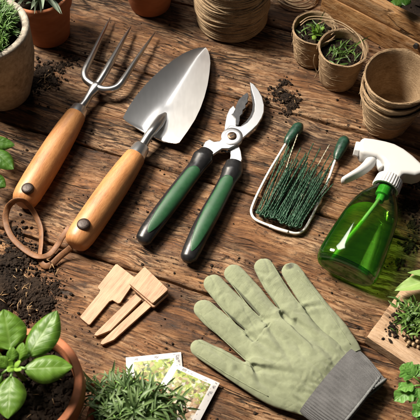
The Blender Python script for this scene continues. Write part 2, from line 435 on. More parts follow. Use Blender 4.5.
M['strand'] = plain('coir_strand', (0.44, 0.315, 0.19), 0.9, 0.3, 200)
M['twine'] = twine_mat('jute_twine', (0.19, 0.122, 0.066), (0.56, 0.42, 0.27))
M['soil'] = soil_mat()
M['crumb'] = soil_mat('soil_crumbs', 0.95)
M['pale_bit'] = plain('straw_bits', (0.34, 0.22, 0.11), 0.9, 0.5, 200)
M['crate'] = None
M['tag'] = pale_wood('plain_birch', (0.24, 0.13, 0.070), (0.40, 0.245, 0.148), (0.50, 0.335, 0.215), math.radians(-55))
M['block'] = old_wood('split_pine', math.radians(38), (0.16, 0.085, 0.045), (0.36, 0.225, 0.13), (0.50, 0.345, 0.225), (0.60, 0.45, 0.315))
M['crate'] = old_wood('crate_boards', math.radians(38), (0.06, 0.025, 0.008), (0.27, 0.125, 0.042), (0.50, 0.265, 0.105), (0.66, 0.42, 0.20))
M['glove'] = cloth('sage_cotton', (0.270, 0.302, 0.188), 1.0, 0.14, (0.17, 0.175, 0.10), (P(290.0, 266.0, 1.0) - P(275, 345, 0)) * S)
M['lining'] = cloth('sage_lining', (0.16, 0.19, 0.11))
M['cuff'] = cloth('grey_rib_knit', (0.15, 0.15, 0.153), 0.7, 0.35)
M['cuff_edge'] = cloth('grey_overlock', (0.19, 0.20, 0.20), 0.8, 0.25)
M['thread'] = plain('sage_thread', (0.19, 0.215, 0.13), 0.9, 0.25, 500)
M['thread_dark'] = plain('dark_thread', (0.085, 0.095, 0.07), 0.9, 0.25, 500)
M['basil'] = leaf_mat('basil_leaf', (0.042, 0.112, 0.008), (0.104, 0.215, 0.022), (0.185, 0.30, 0.07), 0.42, 0.20, 0.3, 6)
M['young'] = leaf_mat('young_leaf', (0.16, 0.33, 0.035), (0.27, 0.46, 0.07), (0.40, 0.52, 0.17), 0.4, 0.3)
M['stem'] = plain('green_stem', (0.12, 0.24, 0.04), 0.45, 0.25, 80)
M['stem_brown'] = plain('woody_stem', (0.11, 0.085, 0.04), 0.7, 0.3, 80)
M['rosemary'] = blade_mat('needle_leaves', (0.045, 0.125, 0.020), (0.17, 0.31, 0.055), (0.30, 0.42, 0.14))
M['silver'] = blade_mat('silver_leaves', (0.13, 0.20, 0.135), (0.27, 0.355, 0.25), (0.40, 0.47, 0.36), 0.55)
M['herb'] = blade_mat('herb_leaves', (0.055, 0.115, 0.034), (0.175, 0.27, 0.095), (0.32, 0.40, 0.19), 0.5)
M['sprout'] = blade_mat('sprout_leaves', (0.042, 0.11, 0.018), (0.125, 0.215, 0.045), (0.24, 0.32, 0.11))
M['broad'] = leaf_mat('broad_leaf', (0.028, 0.090, 0.010), (0.07, 0.165, 0.022), (0.12, 0.23, 0.05), 0.4, 0.25)
M['parsley'] = leaf_mat('parsley_leaf', (0.065, 0.195, 0.030), (0.15, 0.34, 0.065), (0.30, 0.46, 0.17), 0.42, 0.28, 0.7, 5)
M['lanceleaf'] = leaf_mat('pale_leaf', (0.17, 0.31, 0.075), (0.28, 0.42, 0.13), (0.42, 0.52, 0.25), 0.45, 0.25)
def glass(name, col, rough, ior=1.45):
    t = NT(name); return t.set(col, rough, None, 0.0, **{'Transmission Weight': 1.0, 'IOR': ior})
def clear_shell(name='green_clear_plastic', thin=(0.90, 0.985, 0.80), edge=(0.09, 0.40, 0.06)):
    """thin tinted plastic: straight-through tint, deeper where the wall is seen edge-on, with a sharp sheen"""
    t = NT(name)
    lw = t.n('ShaderNodeLayerWeight'); lw.inputs[0].default_value = 0.45
    tr = t.n('ShaderNodeBsdfTransparent'); t.l(t.mix(t.ramp(lw.outputs['Facing'], [(0.15, 0.0), (0.9, 1.0)]), thin, edge), tr.inputs[0])
    gl = t.n('ShaderNodeBsdfGlossy'); gl.inputs['Roughness'].default_value = 0.06; gl.inputs['Color'].default_value = (1, 1, 1, 1)
    fr = t.math('ADD', 0.045, t.math('MULTIPLY', t.math('POWER', lw.outputs['Facing'], 4.0), 0.6))
    lw.inputs[0].default_value = 0.5
    mx = t.n('ShaderNodeMixShader'); t.l(fr, mx.inputs[0]); t.l(tr.outputs[0], mx.inputs[1]); t.l(gl.outputs[0], mx.inputs[2]); t.l(mx.outputs[0], t.out.inputs[0])
    return t.m
M['bottle'] = clear_shell()
M['heel'] = clear_shell('green_thick_base', (0.36, 0.80, 0.24), (0.05, 0.30, 0.03))
def cloudy_liquid():
    t = NT('green_liquid'); t.set((0.55, 0.92, 0.22), 0.0, None, 0.0, **{'Transmission Weight': 1.0, 'IOR': 1.33})
    tl = t.n('ShaderNodeBsdfTranslucent'); tl.inputs[0].default_value = (0.34, 0.80, 0.07, 1)
    tp_ = t.n('ShaderNodeBsdfTransparent'); tp_.inputs[0].default_value = (0.68, 0.94, 0.40, 1)
    m1 = t.n('ShaderNodeMixShader'); m1.inputs[0].default_value = 0.30; t.l(tp_.outputs[0], m1.inputs[1]); t.l(tl.outputs[0], m1.inputs[2])
    m2 = t.n('ShaderNodeMixShader'); m2.inputs[0].default_value = 0.72; t.l(t.b.outputs[0], m2.inputs[1]); t.l(m1.outputs[0], m2.inputs[2]); t.l(m2.outputs[0], t.out.inputs[0])
    return t.m
M['liquid'] = cloudy_liquid()
M['tube'] = plain('milky_green_tube', (0.30, 0.62, 0.25), 0.3, 0.05, 60, **{'Transmission Weight': 0.5})
M['valve'] = plain('green_valve', (0.06, 0.36, 0.055), 0.3, 0.05, 60)
def packet_print():
    t = NT('printed_packet'); uv = t.coord('UV'); s = t.sep(uv)
    u, v = s[0], s[1]
    rv = t.rnd()
    vec = t.comb(u, t.math('ADD', v, t.math('MULTIPLY', rv, 9.0)), 0.0)
    wob_ = t.n('ShaderNodeTexNoise'); t.l(vec, wob_.inputs['Vector']); wob_.inputs['Scale'].default_value = 14.0; wob_.inputs['Detail'].default_value = 4.0
    wv_ = t.n('ShaderNodeVectorMath', operation='MULTIPLY'); t.l(wob_.outputs['Color'], wv_.inputs[0]); wv_.inputs[1].default_value = (0.16, 0.14, 0.0)
    vo = t.n('ShaderNodeTexVoronoi'); t.l(t.mapping(t.addv(vec, wv_.outputs[0]), (17, 20, 1)), vo.inputs['Vector']); vo.inputs['Scale'].default_value = 1.0
    rnd = t.sep(vo.outputs['Color'])
    seeds = t.ramp(rnd[0], [(0.0, (0.46, 0.44, 0.40)), (0.22, (0.24, 0.15, 0.09)), (0.42, (0.44, 0.36, 0.26)), (0.60, (0.12, 0.07, 0.04)), (0.78, (0.32, 0.22, 0.13))], 'CONSTANT')
    seeds = t.mix(t.ramp(vo.outputs['Distance'], [(0.55, 0.0), (0.75, 0.6)]), seeds, (0.16, 0.12, 0.07))
    n1 = t.noise(vec, 9, 5, 0.65); n2 = t.noise(vec, 26, 5, 0.65)
    green = t.ramp(rnd[2], [(0.0, (0.25, 0.31, 0.055)), (0.25, (0.14, 0.20, 0.03)), (0.45, (0.36, 0.40, 0.13)), (0.7, (0.06, 0.09, 0.02)), (0.82, (0.21, 0.27, 0.05))], 'CONSTANT')
    green = t.mix(t.ramp(vo.outputs['Distance'], [(0.6, 0.0), (0.8, 0.6)]), green, (0.10, 0.14, 0.02))
    gm = t.math('ADD', t.math('MULTIPLY', t.math('SUBTRACT', v, 0.5), 1.2), t.math('SUBTRACT', n1, 0.36))
    pic = t.mix(t.math('MULTIPLY', t.ramp(gm, [(0.12, 0.0), (0.22, 1.0)]), t.ramp(rnd[1], [(0.25, 0.25), (0.5, 1.0)])), seeds, green)
    pic = t.mix(t.ramp(t.math('ADD', t.math('MULTIPLY', u, 0.7), t.noise(t.mapping(vec, (1, 1, 1), (4, 4, 0)), 6, 4)), [(0.46, 0.85), (0.56, 0.0)]), pic, t.ramp(n2, [(0.4, (0.42, 0.27, 0.18)), (0.6, (0.66, 0.55, 0.45))]))
    # white border with small dark printed marks
    ed = t.math('MINIMUM', t.math('MINIMUM', u, t.math('SUBTRACT', 1.0, u)), t.math('MINIMUM', t.math('MULTIPLY', v, 1.35), t.math('MULTIPLY', t.math('SUBTRACT', 1.0, v), 1.35)))
    border = t.math('LESS_THAN', ed, 0.135)
    mk = t.n('ShaderNodeTexVoronoi'); t.l(t.mapping(vec, (10.5, 14, 1)), mk.inputs['Vector']); mk.inputs['Scale'].default_value = 1.0
    mkn = t.math('MULTIPLY', t.math('LESS_THAN', mk.outputs['Distance'], 0.47), t.math('GREATER_THAN', t.noise(t.mapping(vec, (75, 90, 1)), 1, 1, 0.5), 0.47))
    band = t.math('MULTIPLY', t.math('GREATER_THAN', ed, 0.035), t.math('LESS_THAN', ed, 0.105))
    white = t.mix(t.math('MULTIPLY', mkn, band), (0.52, 0.51, 0.505), (0.12, 0.115, 0.13))
    return t.set(t.mix(border, pic, white), 0.42, t.bump(t.noise(t.coord(), 40, 3), 0.25, 0.002))
M['print'] = packet_print()
M['paper'] = plain('packet_paper', (0.55, 0.54, 0.53), 0.6, 0.05, 60)

# ------------------------------------------------------------------ tabletop: seven reclaimed planks
tab = thing('tabletop', None, None, (0, 0, -3.5), kind='structure')
ANG = math.radians(-19.5); E1 = Vector((math.cos(ANG), math.sin(ANG), 0)); E2 = Vector((-math.sin(ANG), math.cos(ANG), 0))
seams = [-76.0, -60.2, -44.0, -28.2, -12.05, 4.5, 20.35, 36.6, 52.4, 68.0, 84.5]
for i in range(len(seams) - 1):
    y0, y1 = seams[i] + 0.13, seams[i + 1] - 0.13
    near = -44.5 <= seams[i] and seams[i + 1] < 70
    NX, NY = (300, 52) if near else (40, 8)
    L = 95.0; b = MB(); vs = []; fs = []
    cy = (y0 + y1) / 2
    for a in range(NX + 1):
        x = lerp(-L, L, a / NX)
        for k in range(NY + 1):
            t = k / NY
            # rows crowd towards the edges, where the arris is worn away
            tt = 0.5 - 0.5 * math.cos(math.pi * t); tt = lerp(t, tt, 0.7)
            y = lerp(y0, y1, tt); e = min(y - y0, y1 - y)
            sgn = -1 if y - y0 < y1 - y else 1
            ew = noise.noise(Vector((x * 0.16, seams[i] + sgn * 9, 3.1))) * 0.12 + noise.noise(Vector((x * 0.7, seams[i] + sgn * 9, 7.7))) * 0.06
            wear = max(0.0, 0.42 + ew * 2.4 - e)
            z = -0.12 - wear * wear * 1.6
            z += noise.noise(Vector((x * 0.05, y * 0.16, i * 5.0))) * 0.08
            g = noise.noise(Vector((x * 0.13, y * 1.5 + 0.5 * noise.noise(Vector((x * 0.12, y * 0.2, i))), i * 3.3)))
            z -= max(0.0, g - 0.38) * 0.55
            if e < 1e-6: y += sgn * (-0.03 + ew * 0.5)
            vs.append((x, y - cy, min(z, -0.02)))
    nv = NY + 1
    for a in range(NX):
        for k in range(NY): fs.append((a * nv + k, (a + 1) * nv + k, (a + 1) * nv + k + 1, a * nv + k + 1))
    # sides and underside
    base = len(vs)
    for a in range(NX + 1): vs.append((lerp(-L, L, a / NX), y0 - cy, -3.4)); vs.append((lerp(-L, L, a / NX), y1 - cy, -3.4))
    for a in range(NX):
        p, q = base + 2 * a, base + 2 * a + 2
        fs.append((a * nv, p, q, (a + 1) * nv)); fs.append((a * nv + NY, (a + 1) * nv + NY, q + 1, p + 1)); fs.append((p, p + 1, q + 1, q))
    me = bpy.data.meshes.new('plank'); me.from_pydata([Vector(v) * S for v in vs], [], fs)
    o = bpy.data.objects.new('plank', me); COL.objects.link(o); o.parent = tab
    o.location = (E2 * cy - ORG[tab.name]) * S; o.rotation_euler = (0, 0, ANG)
    finish(o, M['table'], True, 60)

# ------------------------------------------------------------------ shared builders
ICO = bmesh.new(); bmesh.ops.create_icosphere(ICO, subdivisions=1, radius=1)
ICOV = [v.co.copy() for v in ICO.verts]; ICOF = [tuple(v.index for v in f.verts) for f in ICO.faces]; ICO.free()
def crumb(mb, c, r, squash=0.75):
    sd = R.random() * 100; an = R.random() * 6.28; sx, sy = R.uniform(0.7, 1.35), R.uniform(0.7, 1.2)
    ca, sa = math.cos(an), math.sin(an); vs = []
    for v in ICOV:
        k = r * (1 + R.uniform(-0.32, 0.32))
        x, y, z = v.x * sx * k, v.y * sy * k, v.z * k * squash
        vs.append((c[0] + x * ca - y * sa, c[1] + x * sa + y * ca, c[2] + z))
    mb.add(vs, ICOF)
def soil_pile(name, label, spots, n, rmin, rmax, mat=None, mounds=()):
    """spots: (u, v, spread in px, weight)"""
    mb = MB(); tw = sum(s[3] for s in spots)
    for (u, v, sp, hh) in mounds:          # low heap under the crumbs
        c = P(u, v, 0); rr = sp * PX(u, v); nr, ns = 10, 36; vs = []; fs = []
        for i in range(nr + 1):
            for k in range(ns):
                a = k / ns * 2 * math.pi; q = i / nr
                wob = 1 + 0.35 * noise.noise(Vector((math.cos(a) * 1.3 + u, math.sin(a) * 1.3 + v, 1.0))) + 0.15 * noise.noise(Vector((math.cos(a) * 4 + u, math.sin(a) * 4 + v, 1.0)))
                x, y = c.x + math.cos(a) * rr * q * wob, c.y + math.sin(a) * rr * q * wob
                z = hh * (1 - q * q) * (0.75 + 0.5 * noise.noise(Vector((x * 0.5, y * 0.5, 2)))) + 0.35 * noise.noise(Vector((x * 1.5, y * 1.5, 5))) * (1 - q ** 3) - 0.25 * q ** 4
                vs.append((x, y, z))
        for i in range(nr):
            for k in range(ns): fs.append((i * ns + k, (i + 1) * ns + k, (i + 1) * ns + (k + 1) % ns, i * ns + (k + 1) % ns))
        mb.add(vs, fs)
    for _ in range(n):
        x = R.random() * tw
        for s in spots:
            x -= s[3]
            if x <= 0: break
        u, v, sp = s[0], s[1], s[2]
        c = P(u, v, 0); k = PX(u, v) * sp
        q = abs(R.gauss(0, 0.55)); a = R.random() * 6.283
        r = rmin + (rmax - rmin) * R.random() ** 4.5
        hz = 0
        for (mu, mv, msp, hh) in mounds:
            mc = P(mu, mv, 0); d = math.hypot(c.x + math.cos(a) * q * k - mc.x, c.y + math.sin(a) * q * k - mc.y) / (msp * PX(mu, mv))
            if d < 1: hz = max(hz, hh * (1 - d * d) * 0.85)
        crumb(mb, (c.x + math.cos(a) * q * k, c.y + math.sin(a) * q * k * 0.9, hz + r * 0.35 - 0.08), r)
    return mb.build(name, mat or M['crumb'], None, True, 50, label=label, cat='soil', kind='stuff')
def soil_disk(c, r, parent, n=120, rmax=0.45, hh=0.5, z=None, kind='stuff'):
    mb = MB(); c = Vector(c); nr, ns = 12, 40; vs = []; fs = []
    for i in range(nr + 1):
        for k in range(ns):
            a = k / ns * 6.28318; q = i / nr; x, y = c.x + math.cos(a) * r * q, c.y + math.sin(a) * r * q
            vs.append((x, y, c.z + hh * noise.noise(Vector((x * 0.7, y * 0.7, 1.5))) * (1 - 0.5 * q) + 0.4 * hh * noise.noise(Vector((x * 2.3, y * 2.3, 4)))))
    for i in range(nr):
        for k in range(ns): fs.append((i * ns + k, (i + 1) * ns + k, (i + 1) * ns + (k + 1) % ns, i * ns + (k + 1) % ns))
    mb.add(vs, fs)
    for _ in range(n):
        a = R.random() * 6.28; q = math.sqrt(R.random()) * r * 0.95; rr = 0.08 + (rmax - 0.08) * R.random() ** 2.5
        x, y = c.x + math.cos(a) * q, c.y + math.sin(a) * q
        crumb(mb, (x, y, c.z + hh * noise.noise(Vector((x * 0.7, y * 0.7, 1.5))) * (1 - 0.5 * q / r) + rr * 0.3), rr)
    return mb.build('soil', M['soil'], parent, True, 50, kind='stuff')
def grow(L, W, nl=8, nw=4, shape='ovate', fold=0.15, arch=0.2, pucker=0.0, thick=0.0, seed=0, twist=0.0):
    """leaf in its own frame: x along, y across, z up"""
    vs = []; fs = []; uv = []
    for i in range(nl + 1):
        t = i / nl
        if shape == 'ovate': wd = 1.03 * max(0.0, math.sin(math.pi * min(1, t * 0.985 + 0.015) ** 0.86)) ** 0.74
        elif shape == 'lance': wd = math.sin(math.pi * t ** 0.75) ** 0.8 * (1 - 0.1 * t) + 0.05 * (1 - t)
        elif shape == 'blade': wd = (0.55 + 0.45 * math.sin(math.pi * min(1, t * 1.3 + 0.1) * 0.7)) * (1 - t ** 3)
        else:                   # lobed, toothed margin
            wd = math.sin(math.pi * t ** 0.62) ** 0.7 * (1 + 0.17 * math.sin(t * 15 + seed)) * (1 - 0.1 * t)
        wd = max(wd, 0.02) * W / 2
        if i == nl: wd = 0.02 * W
        for k in range(nw + 1):
            s = k / nw * 2 - 1
            x = L * t + (abs(s) * wd * 0.25 if shape == 'lobed' else 0); y = wd * s
            z = (fold * wd * abs(s) if shape != 'ovate' else (0.5 * fold * wd * abs(s) - 0.42 * wd * s * s * s * s)) - arch * L * t * t + arch * 0.45 * L * t
            z += pucker * W * 0.022 * math.sin(t * 6 * 6.283 - abs(s) * 2.2) * (abs(s) * (1 - abs(s)) * 4) * math.sin(math.pi * t)
            z += 0.03 * W * noise.noise(Vector((t * 3 + seed * 7, s * 1.4, seed))) * 1.6
            a = twist * t
            vs.append(Vector((x, y * math.cos(a), z + y * math.sin(a)))); uv.append((t, k / nw))
    for i in range(nl):
        for k in range(nw):
            a = i * (nw + 1) + k; fs.append((a, a + nw + 1, a + nw + 2, a + 1))
    return vs, fs, uv
def frame(B, d, up=Vector((0, 0, 1)), roll=0.0, sc=1.0):
    x = Vector(d).normalized(); y = Vector(up).cross(x)
    if y.length < 1e-4: y = Vector((0, 1, 0)).cross(x)
    y.normalize(); z = x.cross(y)
    m = Matrix((x, y, z)).transposed().to_4x4() @ Matrix.Rotation(roll, 4, 'X') @ Matrix.Scale(sc, 4)
    m.translation = Vector(B); return m
def leaf_between(parent, B, T, W, mat, shape='ovate', nl=18, nw=10, fold=0.15, arch=0.15, pucker=0.6, roll=0.0, seed=0, label=None, name='leaf', up=Vector((0, 0, 1))):
    d = Vector(T) - Vector(B); vs, fs, uv = grow(d.length, W, nl, nw, shape, fold, arch, pucker, seed=seed)
    m = frame(B, d, up, roll); b = MB().add([m @ v for v in vs], fs, uv)
    return b.build(name, mat, parent, True, 0, label=label)
def leaf_mesh(name, mat, *a, **k):
    vs, fs, uv = grow(*a, **k); me = MB().add(vs, fs, uv).mesh(name); me.materials.append(mat)
    me.polygons.foreach_set('use_smooth', [True] * len(me.polygons)); return me
def pot_profile(r0, r1, h, lip_h, lip, wall, floor=1.0):
    return [(0.0, 0.0), (r0 - 0.25, 0.0), (r0, 0.25), (lerp(r0, r1 - lip, 0.5), (h - lip_h) * 0.5), (r1 - lip, h - lip_h - 0.08), (r1 - 0.12, h - lip_h), (r1, h - lip_h + 0.2), (r1, h - 0.25), (r1 - 0.1, h - 0.06), (r1 - 0.3, h),
            (r1 - wall + 0.15, h - 0.02), (r1 - wall, h - 0.25), (r1 - wall - lip * 0.6, h - lip_h), (r0 - wall * 0.6, floor), (0.0, floor)]
def wob(amp, f=1.0, s=0.0):
    def fn(r, z, a):
        q = noise.noise(Vector((math.cos(a) * f, math.sin(a) * f, z * 0.25 + s)))
        return r * (1 + amp * q), z
    return fn

# ------------------------------------------------------------------ garden fork
ft = P(54, 156, 1.8)
fork = thing('garden_fork', 'three-tined steel hand fork with a round varnished wooden handle', 'garden fork', (ft.x, ft.y, 0))
def wooden_handle(A, B, prof, parent):
    A, B = Vector(A), Vector(B); n = len(prof)
    pts = [A.lerp(B, t) for t, r in prof]
    MB().sweep(pts, [r * 1.07 for t, r in prof], seg=40).build('handle', M['handle'], parent, True, 50)
HP = [(0.0, 0.75), (0.006, 1.1), (0.02, 1.40), (0.05, 1.62), (0.11, 1.76), (0.25, 1.83), (0.45, 1.82), (0.65, 1.76), (0.82, 1.62), (0.93, 1.47), (0.985, 1.38), (1.0, 1.25)]
A = P(21.5, 204.5, 1.75); B = P(76.5, 114.5, 1.75)
wooden_handle(A, B, HP, fork)
dv = (B - A).normalized()
MB().sweep([B - dv * 0.55, B - dv * 0.5, B + dv * 1.15, B + dv * 1.3, B + dv * 1.34], [1.34, 1.42, 1.22, 1.12, 0.8], seg=36).build('ferrule', M['steel'], fork, True, 40)
J = P(96, 86.5, 1.9)
MB().sweep(spline([B + dv * 1.2, P(85.5, 101.5, 1.75), P(90, 94.5, 1.8), J, P(98.5, 83.5, 1.95)], 5), resamp([0.7, 0.6, 0.60, 0.95, 0.6], 21), resamp([0.68, 0.58, 0.56, 0.66, 0.5], 21), seg=16).build('shank', M['tine'], fork, True, 0)
def tine(pts, parent):
    q = spline(pts, 7); n = len(q); rr = [0.56 if i / n < 0.5 else max(0.035, 0.56 * (1 - (i / n - 0.5) / 0.5) ** 0.72) for i in range(n)]
    MB().sweep(q, rr, seg=14).build('tine', M['tine'], parent, True, 0)
tine([J, P(90.5, 83.5, 1.9), P(85.6, 79, 1.9), P(84.6, 72, 1.9), P(89, 62, 1.8), P(97, 45, 1.5), P(105, 28.5, 1.1), P(110.3, 17.5, 0.8)], fork)
tine([J, P(100.5, 80, 1.95), P(106, 71, 2.0), P(114, 57, 1.8), P(123.5, 39.5, 1.4), P(131, 26.5, 1.0)], fork)
tine([J, P(103, 89.2, 1.9), P(111, 89.4, 1.9), P(118.5, 86, 1.9), P(125, 77.5, 1.9), P(134.5, 62.5, 1.7), P(146, 45.5, 1.3), P(155, 32.5, 0.9)], fork)
def rivet(u, v, z, parent, r=0.84):
    c = P(u, v, z)
    MB().lathe([(r, -0.4), (r, -0.02), (r * 0.95, 0.08), (r * 0.8, 0.17), (r * 0.55, 0.22), (r * 0.25, 0.235), (0.0, 0.235)], 24, c).build('rivet', M['rivet'], parent, True, 45)
rivet(27.5, 188, 3.62, fork)
# ------------------------------------------------------------------ trowel
tt = P(108, 194, 1.8)
trow = thing('garden_trowel', 'hand trowel with a broad polished steel blade and wooden handle', 'trowel', (tt.x, tt.y, 0))
A = P(74, 246, 1.75); B = P(136, 155.5, 1.75)
wooden_handle(A, B, HP, trow); dv = (B - A).normalized()
MB().sweep([B - dv * 0.55, B - dv * 0.5, B + dv * 1.5, B + dv * 1.75, B + dv * 1.8], [1.34, 1.42, 1.2, 1.08, 0.8], seg=36).build('ferrule', M['steel'], trow, True, 40)
rivet(83.5, 224, 3.66, trow, 0.88)
Le = [(142, 131.5), (122.3, 118.8), (128.5, 107), (135.7, 96.2), (144, 86.2), (153, 76.8), (162.5, 68.3), (173, 60), (183, 53.5), (193, 49.2), (200.5, 47.4), (205.4, 47.4)]
Ri = [(164, 142), (178.5, 143.6), (188, 130.5), (195, 119.5), (200.5, 108), (204.5, 96.5), (207.5, 85), (209.4, 73), (210.3, 62.5), (209.6, 55.5), (208, 50.5), (206.2, 48)]
NL, NW = 40, 24
def along(poly, t):
    q = resamp([Vector((p[0], p[1], 0)) for p in poly], NL + 1); return q[t]
top = []
for i in range(NL + 1):
    l = along(Le, i); r = along(Ri, i); t = i / NL; row = []
    for k in range(NW + 1):
        s = k / NW * 2 - 1; uvp = l.lerp(r, k / NW)
        wd = (P(r.x, r.y, 0) - P(l.x, l.y, 0)).length
        z = 0.45 + 0.15 * wd * (abs(s) ** 1.3) + 0.5 * (1 - t) * (1 - abs(s)) * (1 - t)
        z += 0.25 * t * t
        # the pressed socket ridge that runs up from the neck
        z += 0.55 * math.exp(-(s / 0.16) ** 2) * max(0, 1 - t / 0.30)
        row.append(P(uvp.x, uvp.y, z))
    top.append(row)
b = MB(); vs = [v for row in top for v in row]; n1 = len(vs)
vs += [v + Vector((0, 0, -0.16)) for v in vs]; fs = []
W1 = NW + 1
for i in range(NL):
    for k in range(NW):
        a = i * W1 + k; fs.append((a, a + 1, a + W1 + 1, a + W1)); fs.append((n1 + a, n1 + a + W1, n1 + a + W1 + 1, n1 + a + 1))
rim = [k for k in range(W1)] + [i * W1 + NW for i in range(1, NL + 1)] + [NL * W1 + k for k in range(NW - 1, -1, -1)] + [i * W1 for i in range(NL - 1, 0, -1)]
for a, c in zip(rim, rim[1:] + rim[:1]): fs.append((a, n1 + a, n1 + c, c))
b.add(vs, fs); b.build('blade', M['steel'], trow, True, 50)
MB().sweep(spline([B + dv * 1.5, P(148, 136.5, 2.1), P(153, 130, 2.15), P(158, 123.5, 1.8), P(162, 117.5, 1.35), P(165.5, 113, 0.9)], 5), resamp([0.72, 0.66, 0.74, 0.82, 0.7, 0.22], 26), resamp([0.7, 0.62, 0.62, 0.55, 0.4, 0.12], 26), seg=18).build('neck', M['tine'], trow, True, 0)

# ------------------------------------------------------------------ leather strap that links the two handles
pts = [(70, 226.5, 1.7), (66, 231.5, 1.6), (61.5, 238, 1.2), (57.5, 245, 0.7), (49, 254.5, 0.55), (37.5, 256.5, 0.9), (24, 249, 0.35), (11.5, 236.5, 0.35), (5.6, 221, 0.5), (7.5, 208.5, 1.4), (12.5, 202.2, 2.6), (18, 199.8, 3.2), (24, 201, 3.0),
       (30.5, 207.5, 1.8), (36, 216.5, 0.8), (40.8, 229, 0.5), (41, 244, 0.4), (39.8, 256, 0.45), (41.5, 263, 0.4), (46, 266.2, 0.45), (52, 264, 0.5), (60.5, 256, 0.7), (67.5, 250.5, 1.2), (71, 247.5, 1.6)]
q = spline([P(*p) for p in pts], 6)
MB().sweep(q, 0.42, 0.10, seg=10, cap=True).build('leather_strap', M['leather'], None, True, 0, label='thin tan leather strap looping between the two wooden tool handles', cat='strap')

# ------------------------------------------------------------------ bypass pruners
pc = P(232, 136, 0)
pru = thing('pruning_shears', 'open bypass pruners with white steel jaws and black and green grips', 'pruning shears', (pc.x, pc.y, 0))
def flat(name, poly, z0, z1, mat, parent, bevel=0.12):
    zz = (z0 + z1) / 2
    return MB().prism([P(u, v, zz) for u, v in poly], z0, z1).build(name, mat, parent, True, 35, bevel=bevel)
hook = [(249.6, 82.6), (253.5, 84.8), (258.5, 90.8), (262.3, 98), (264.2, 106), (264, 113), (261.8, 119), (257.5, 125.8), (251, 132), (244.5, 137.6), (240.5, 141), (235, 146.5), (229, 149.5), (222, 149.5), (214, 155), (207, 161),
        (200.5, 152.5), (205, 142.5), (209.5, 140), (214, 142.5), (219.5, 141.8), (224, 137), (225.3, 131), (230, 126), (236, 127.2), (241, 127), (247, 123.4), (251.5, 118), (254.2, 112), (254.8, 105), (253.6, 98), (251.4, 91)]
flat('hooked_jaw', hook, 1.15, 1.62, M['plier'], pru, 0.10)
edge = [(250.2, 85), (252.3, 91), (254.3, 98), (255.2, 105), (254.7, 112.4), (252, 118.6), (247.4, 124.2), (241.5, 127.6), (240.8, 126.2), (246, 121.8), (250, 116.4), (252.2, 110.8), (252.8, 104.6), (251.8, 98), (250.4, 91)]
flat('cutting_edge', edge, 1.22, 1.48, M['dark_steel'], pru, 0.04)
jaw = [(233.4, 106), (236, 110), (233, 116), (235.6, 119.5), (237, 126), (241.5, 131.5), (243.3, 138), (241.2, 143.5), (238.6, 145.5), (241, 152), (242.2, 160), (239, 168.5), (228.5, 166.5), (230.6, 156), (229.5, 148.5), (224.5, 142.5), (224, 134), (224.8, 126), (226.5, 116.5), (229.2, 110)]
flat('lower_jaw', jaw, 0.62, 1.12, M['plier'], pru, 0.10)
anv = [(247.3, 93.2), (248.6, 96.5), (247.6, 100), (248, 102.5), (245.6, 105), (245.8, 108.5), (242.8, 110.8), (242.6, 114.5), (240, 117), (239.8, 121.5), (238.6, 126), (235.4, 125.4), (235.2, 119.2), (231.2, 115.2), (234.6, 113), (235.6, 107), (238.6, 100.6), (243, 96)]
flat('counter_blade', anv, 0.95, 1.38, M['dark_steel'], pru, 0.06)
c = P(232, 136.5, 1.6)
bolt = MB().lathe([(1.55, -0.2), (1.55, 0.06), (1.45, 0.14), (1.05, 0.14), (1.02, 0.1)], 36, c).build('pivot_washer', M['plier'], pru, True, 40)
bolt2 = MB().lathe([(0.66, 0.0), (0.66, 0.22), (0.58, 0.3), (0.3, 0.33), (0.0, 0.33)], 28, c).build('pivot_bolt', M['bronze'], pru, True, 40)
MB().box(c + Vector((0, 0, 0.34)), (0.8, 0.6, 0), (-0.6, 0.8, 0), (0, 0, 1), 0.4, 0.06, 0.03).build('slot', M['dark_steel'], bolt2, True, 40)
MB().sweep([P(x, y, 0.95) for x, y in ((221, 151), (224, 150.5), (227, 152), (229, 151), (231, 153))], 0.18, seg=8).build('spring', M['dark_steel'], pru, True, 0)
def grip(pts, wid, parent, pan, seed):
    q = spline([P(*p) for p in pts], 8); n = len(q)
    ra = resamp(wid, n); rb = [r * 0.82 for r in ra]
    MB().sweep(q, ra, rb, seg=28).build('grip', M['black'], parent, True, 55)
    # green inlay: a raised oval patch lying on the grip's upper side
    t0, t1, s0, side = pan; b = MB(); vs = []; fs = []; NU, NV = 36, 12
    for i in range(NU + 1):
        t = lerp(t0, t1, i / NU); x = t * (n - 1); k = min(int(x), n - 2); f = x - k
        c = q[k].lerp(q[k + 1], f); T = (q[min(k + 2, n - 1)] - q[max(k - 1, 0)]).normalized()
        sd = T.cross(Vector((0, 0, 1))).normalized(); nn = sd.cross(T)
        u = i / NU
        # cut straight-ish at the top end and drawn out to a point below
        half = math.radians(57) * (min(1, (u / 0.10)) ** 0.5) * (1 - max(0, (u - 0.35) / 0.65) ** 2.0) ** 0.75 + 0.001
        mid = math.radians(90 + side + s0 * (u - 0.4))
        A, Bq = lerp(ra[k], ra[k + 1], f), lerp(rb[k], rb[k + 1], f)
        for j in range(NV + 1):
            w_ = j / NV * 2 - 1; an = mid + half * w_
            lift = 1.035 * (1 if abs(w_) < 0.99 and 0 < i < NU else 0.93)
            vs.append(c + sd * (math.cos(an) * A * lift) + nn * (math.sin(an) * Bq * lift))
    for i in range(NU):
        for j in range(NV): a = i * (NV + 1) + j; fs.append((a, a + NV + 1, a + NV + 2, a + 1))
    b.add(vs, fs).build('green_inlay', M['green_grip'], parent, True, 0)
grip([(207.5, 151, 1.3), (203, 158, 1.25), (197, 167, 1.2), (187, 180, 1.2), (173.5, 198, 1.2), (160, 216, 1.15), (149, 231, 1.1), (143.5, 240, 1.05), (141.5, 243, 1.0)], [1.0, 1.52, 1.28, 1.30, 1.38, 1.36, 1.28, 1.12, 0.55], pru, (0.27, 0.80, -6, 20), 1)
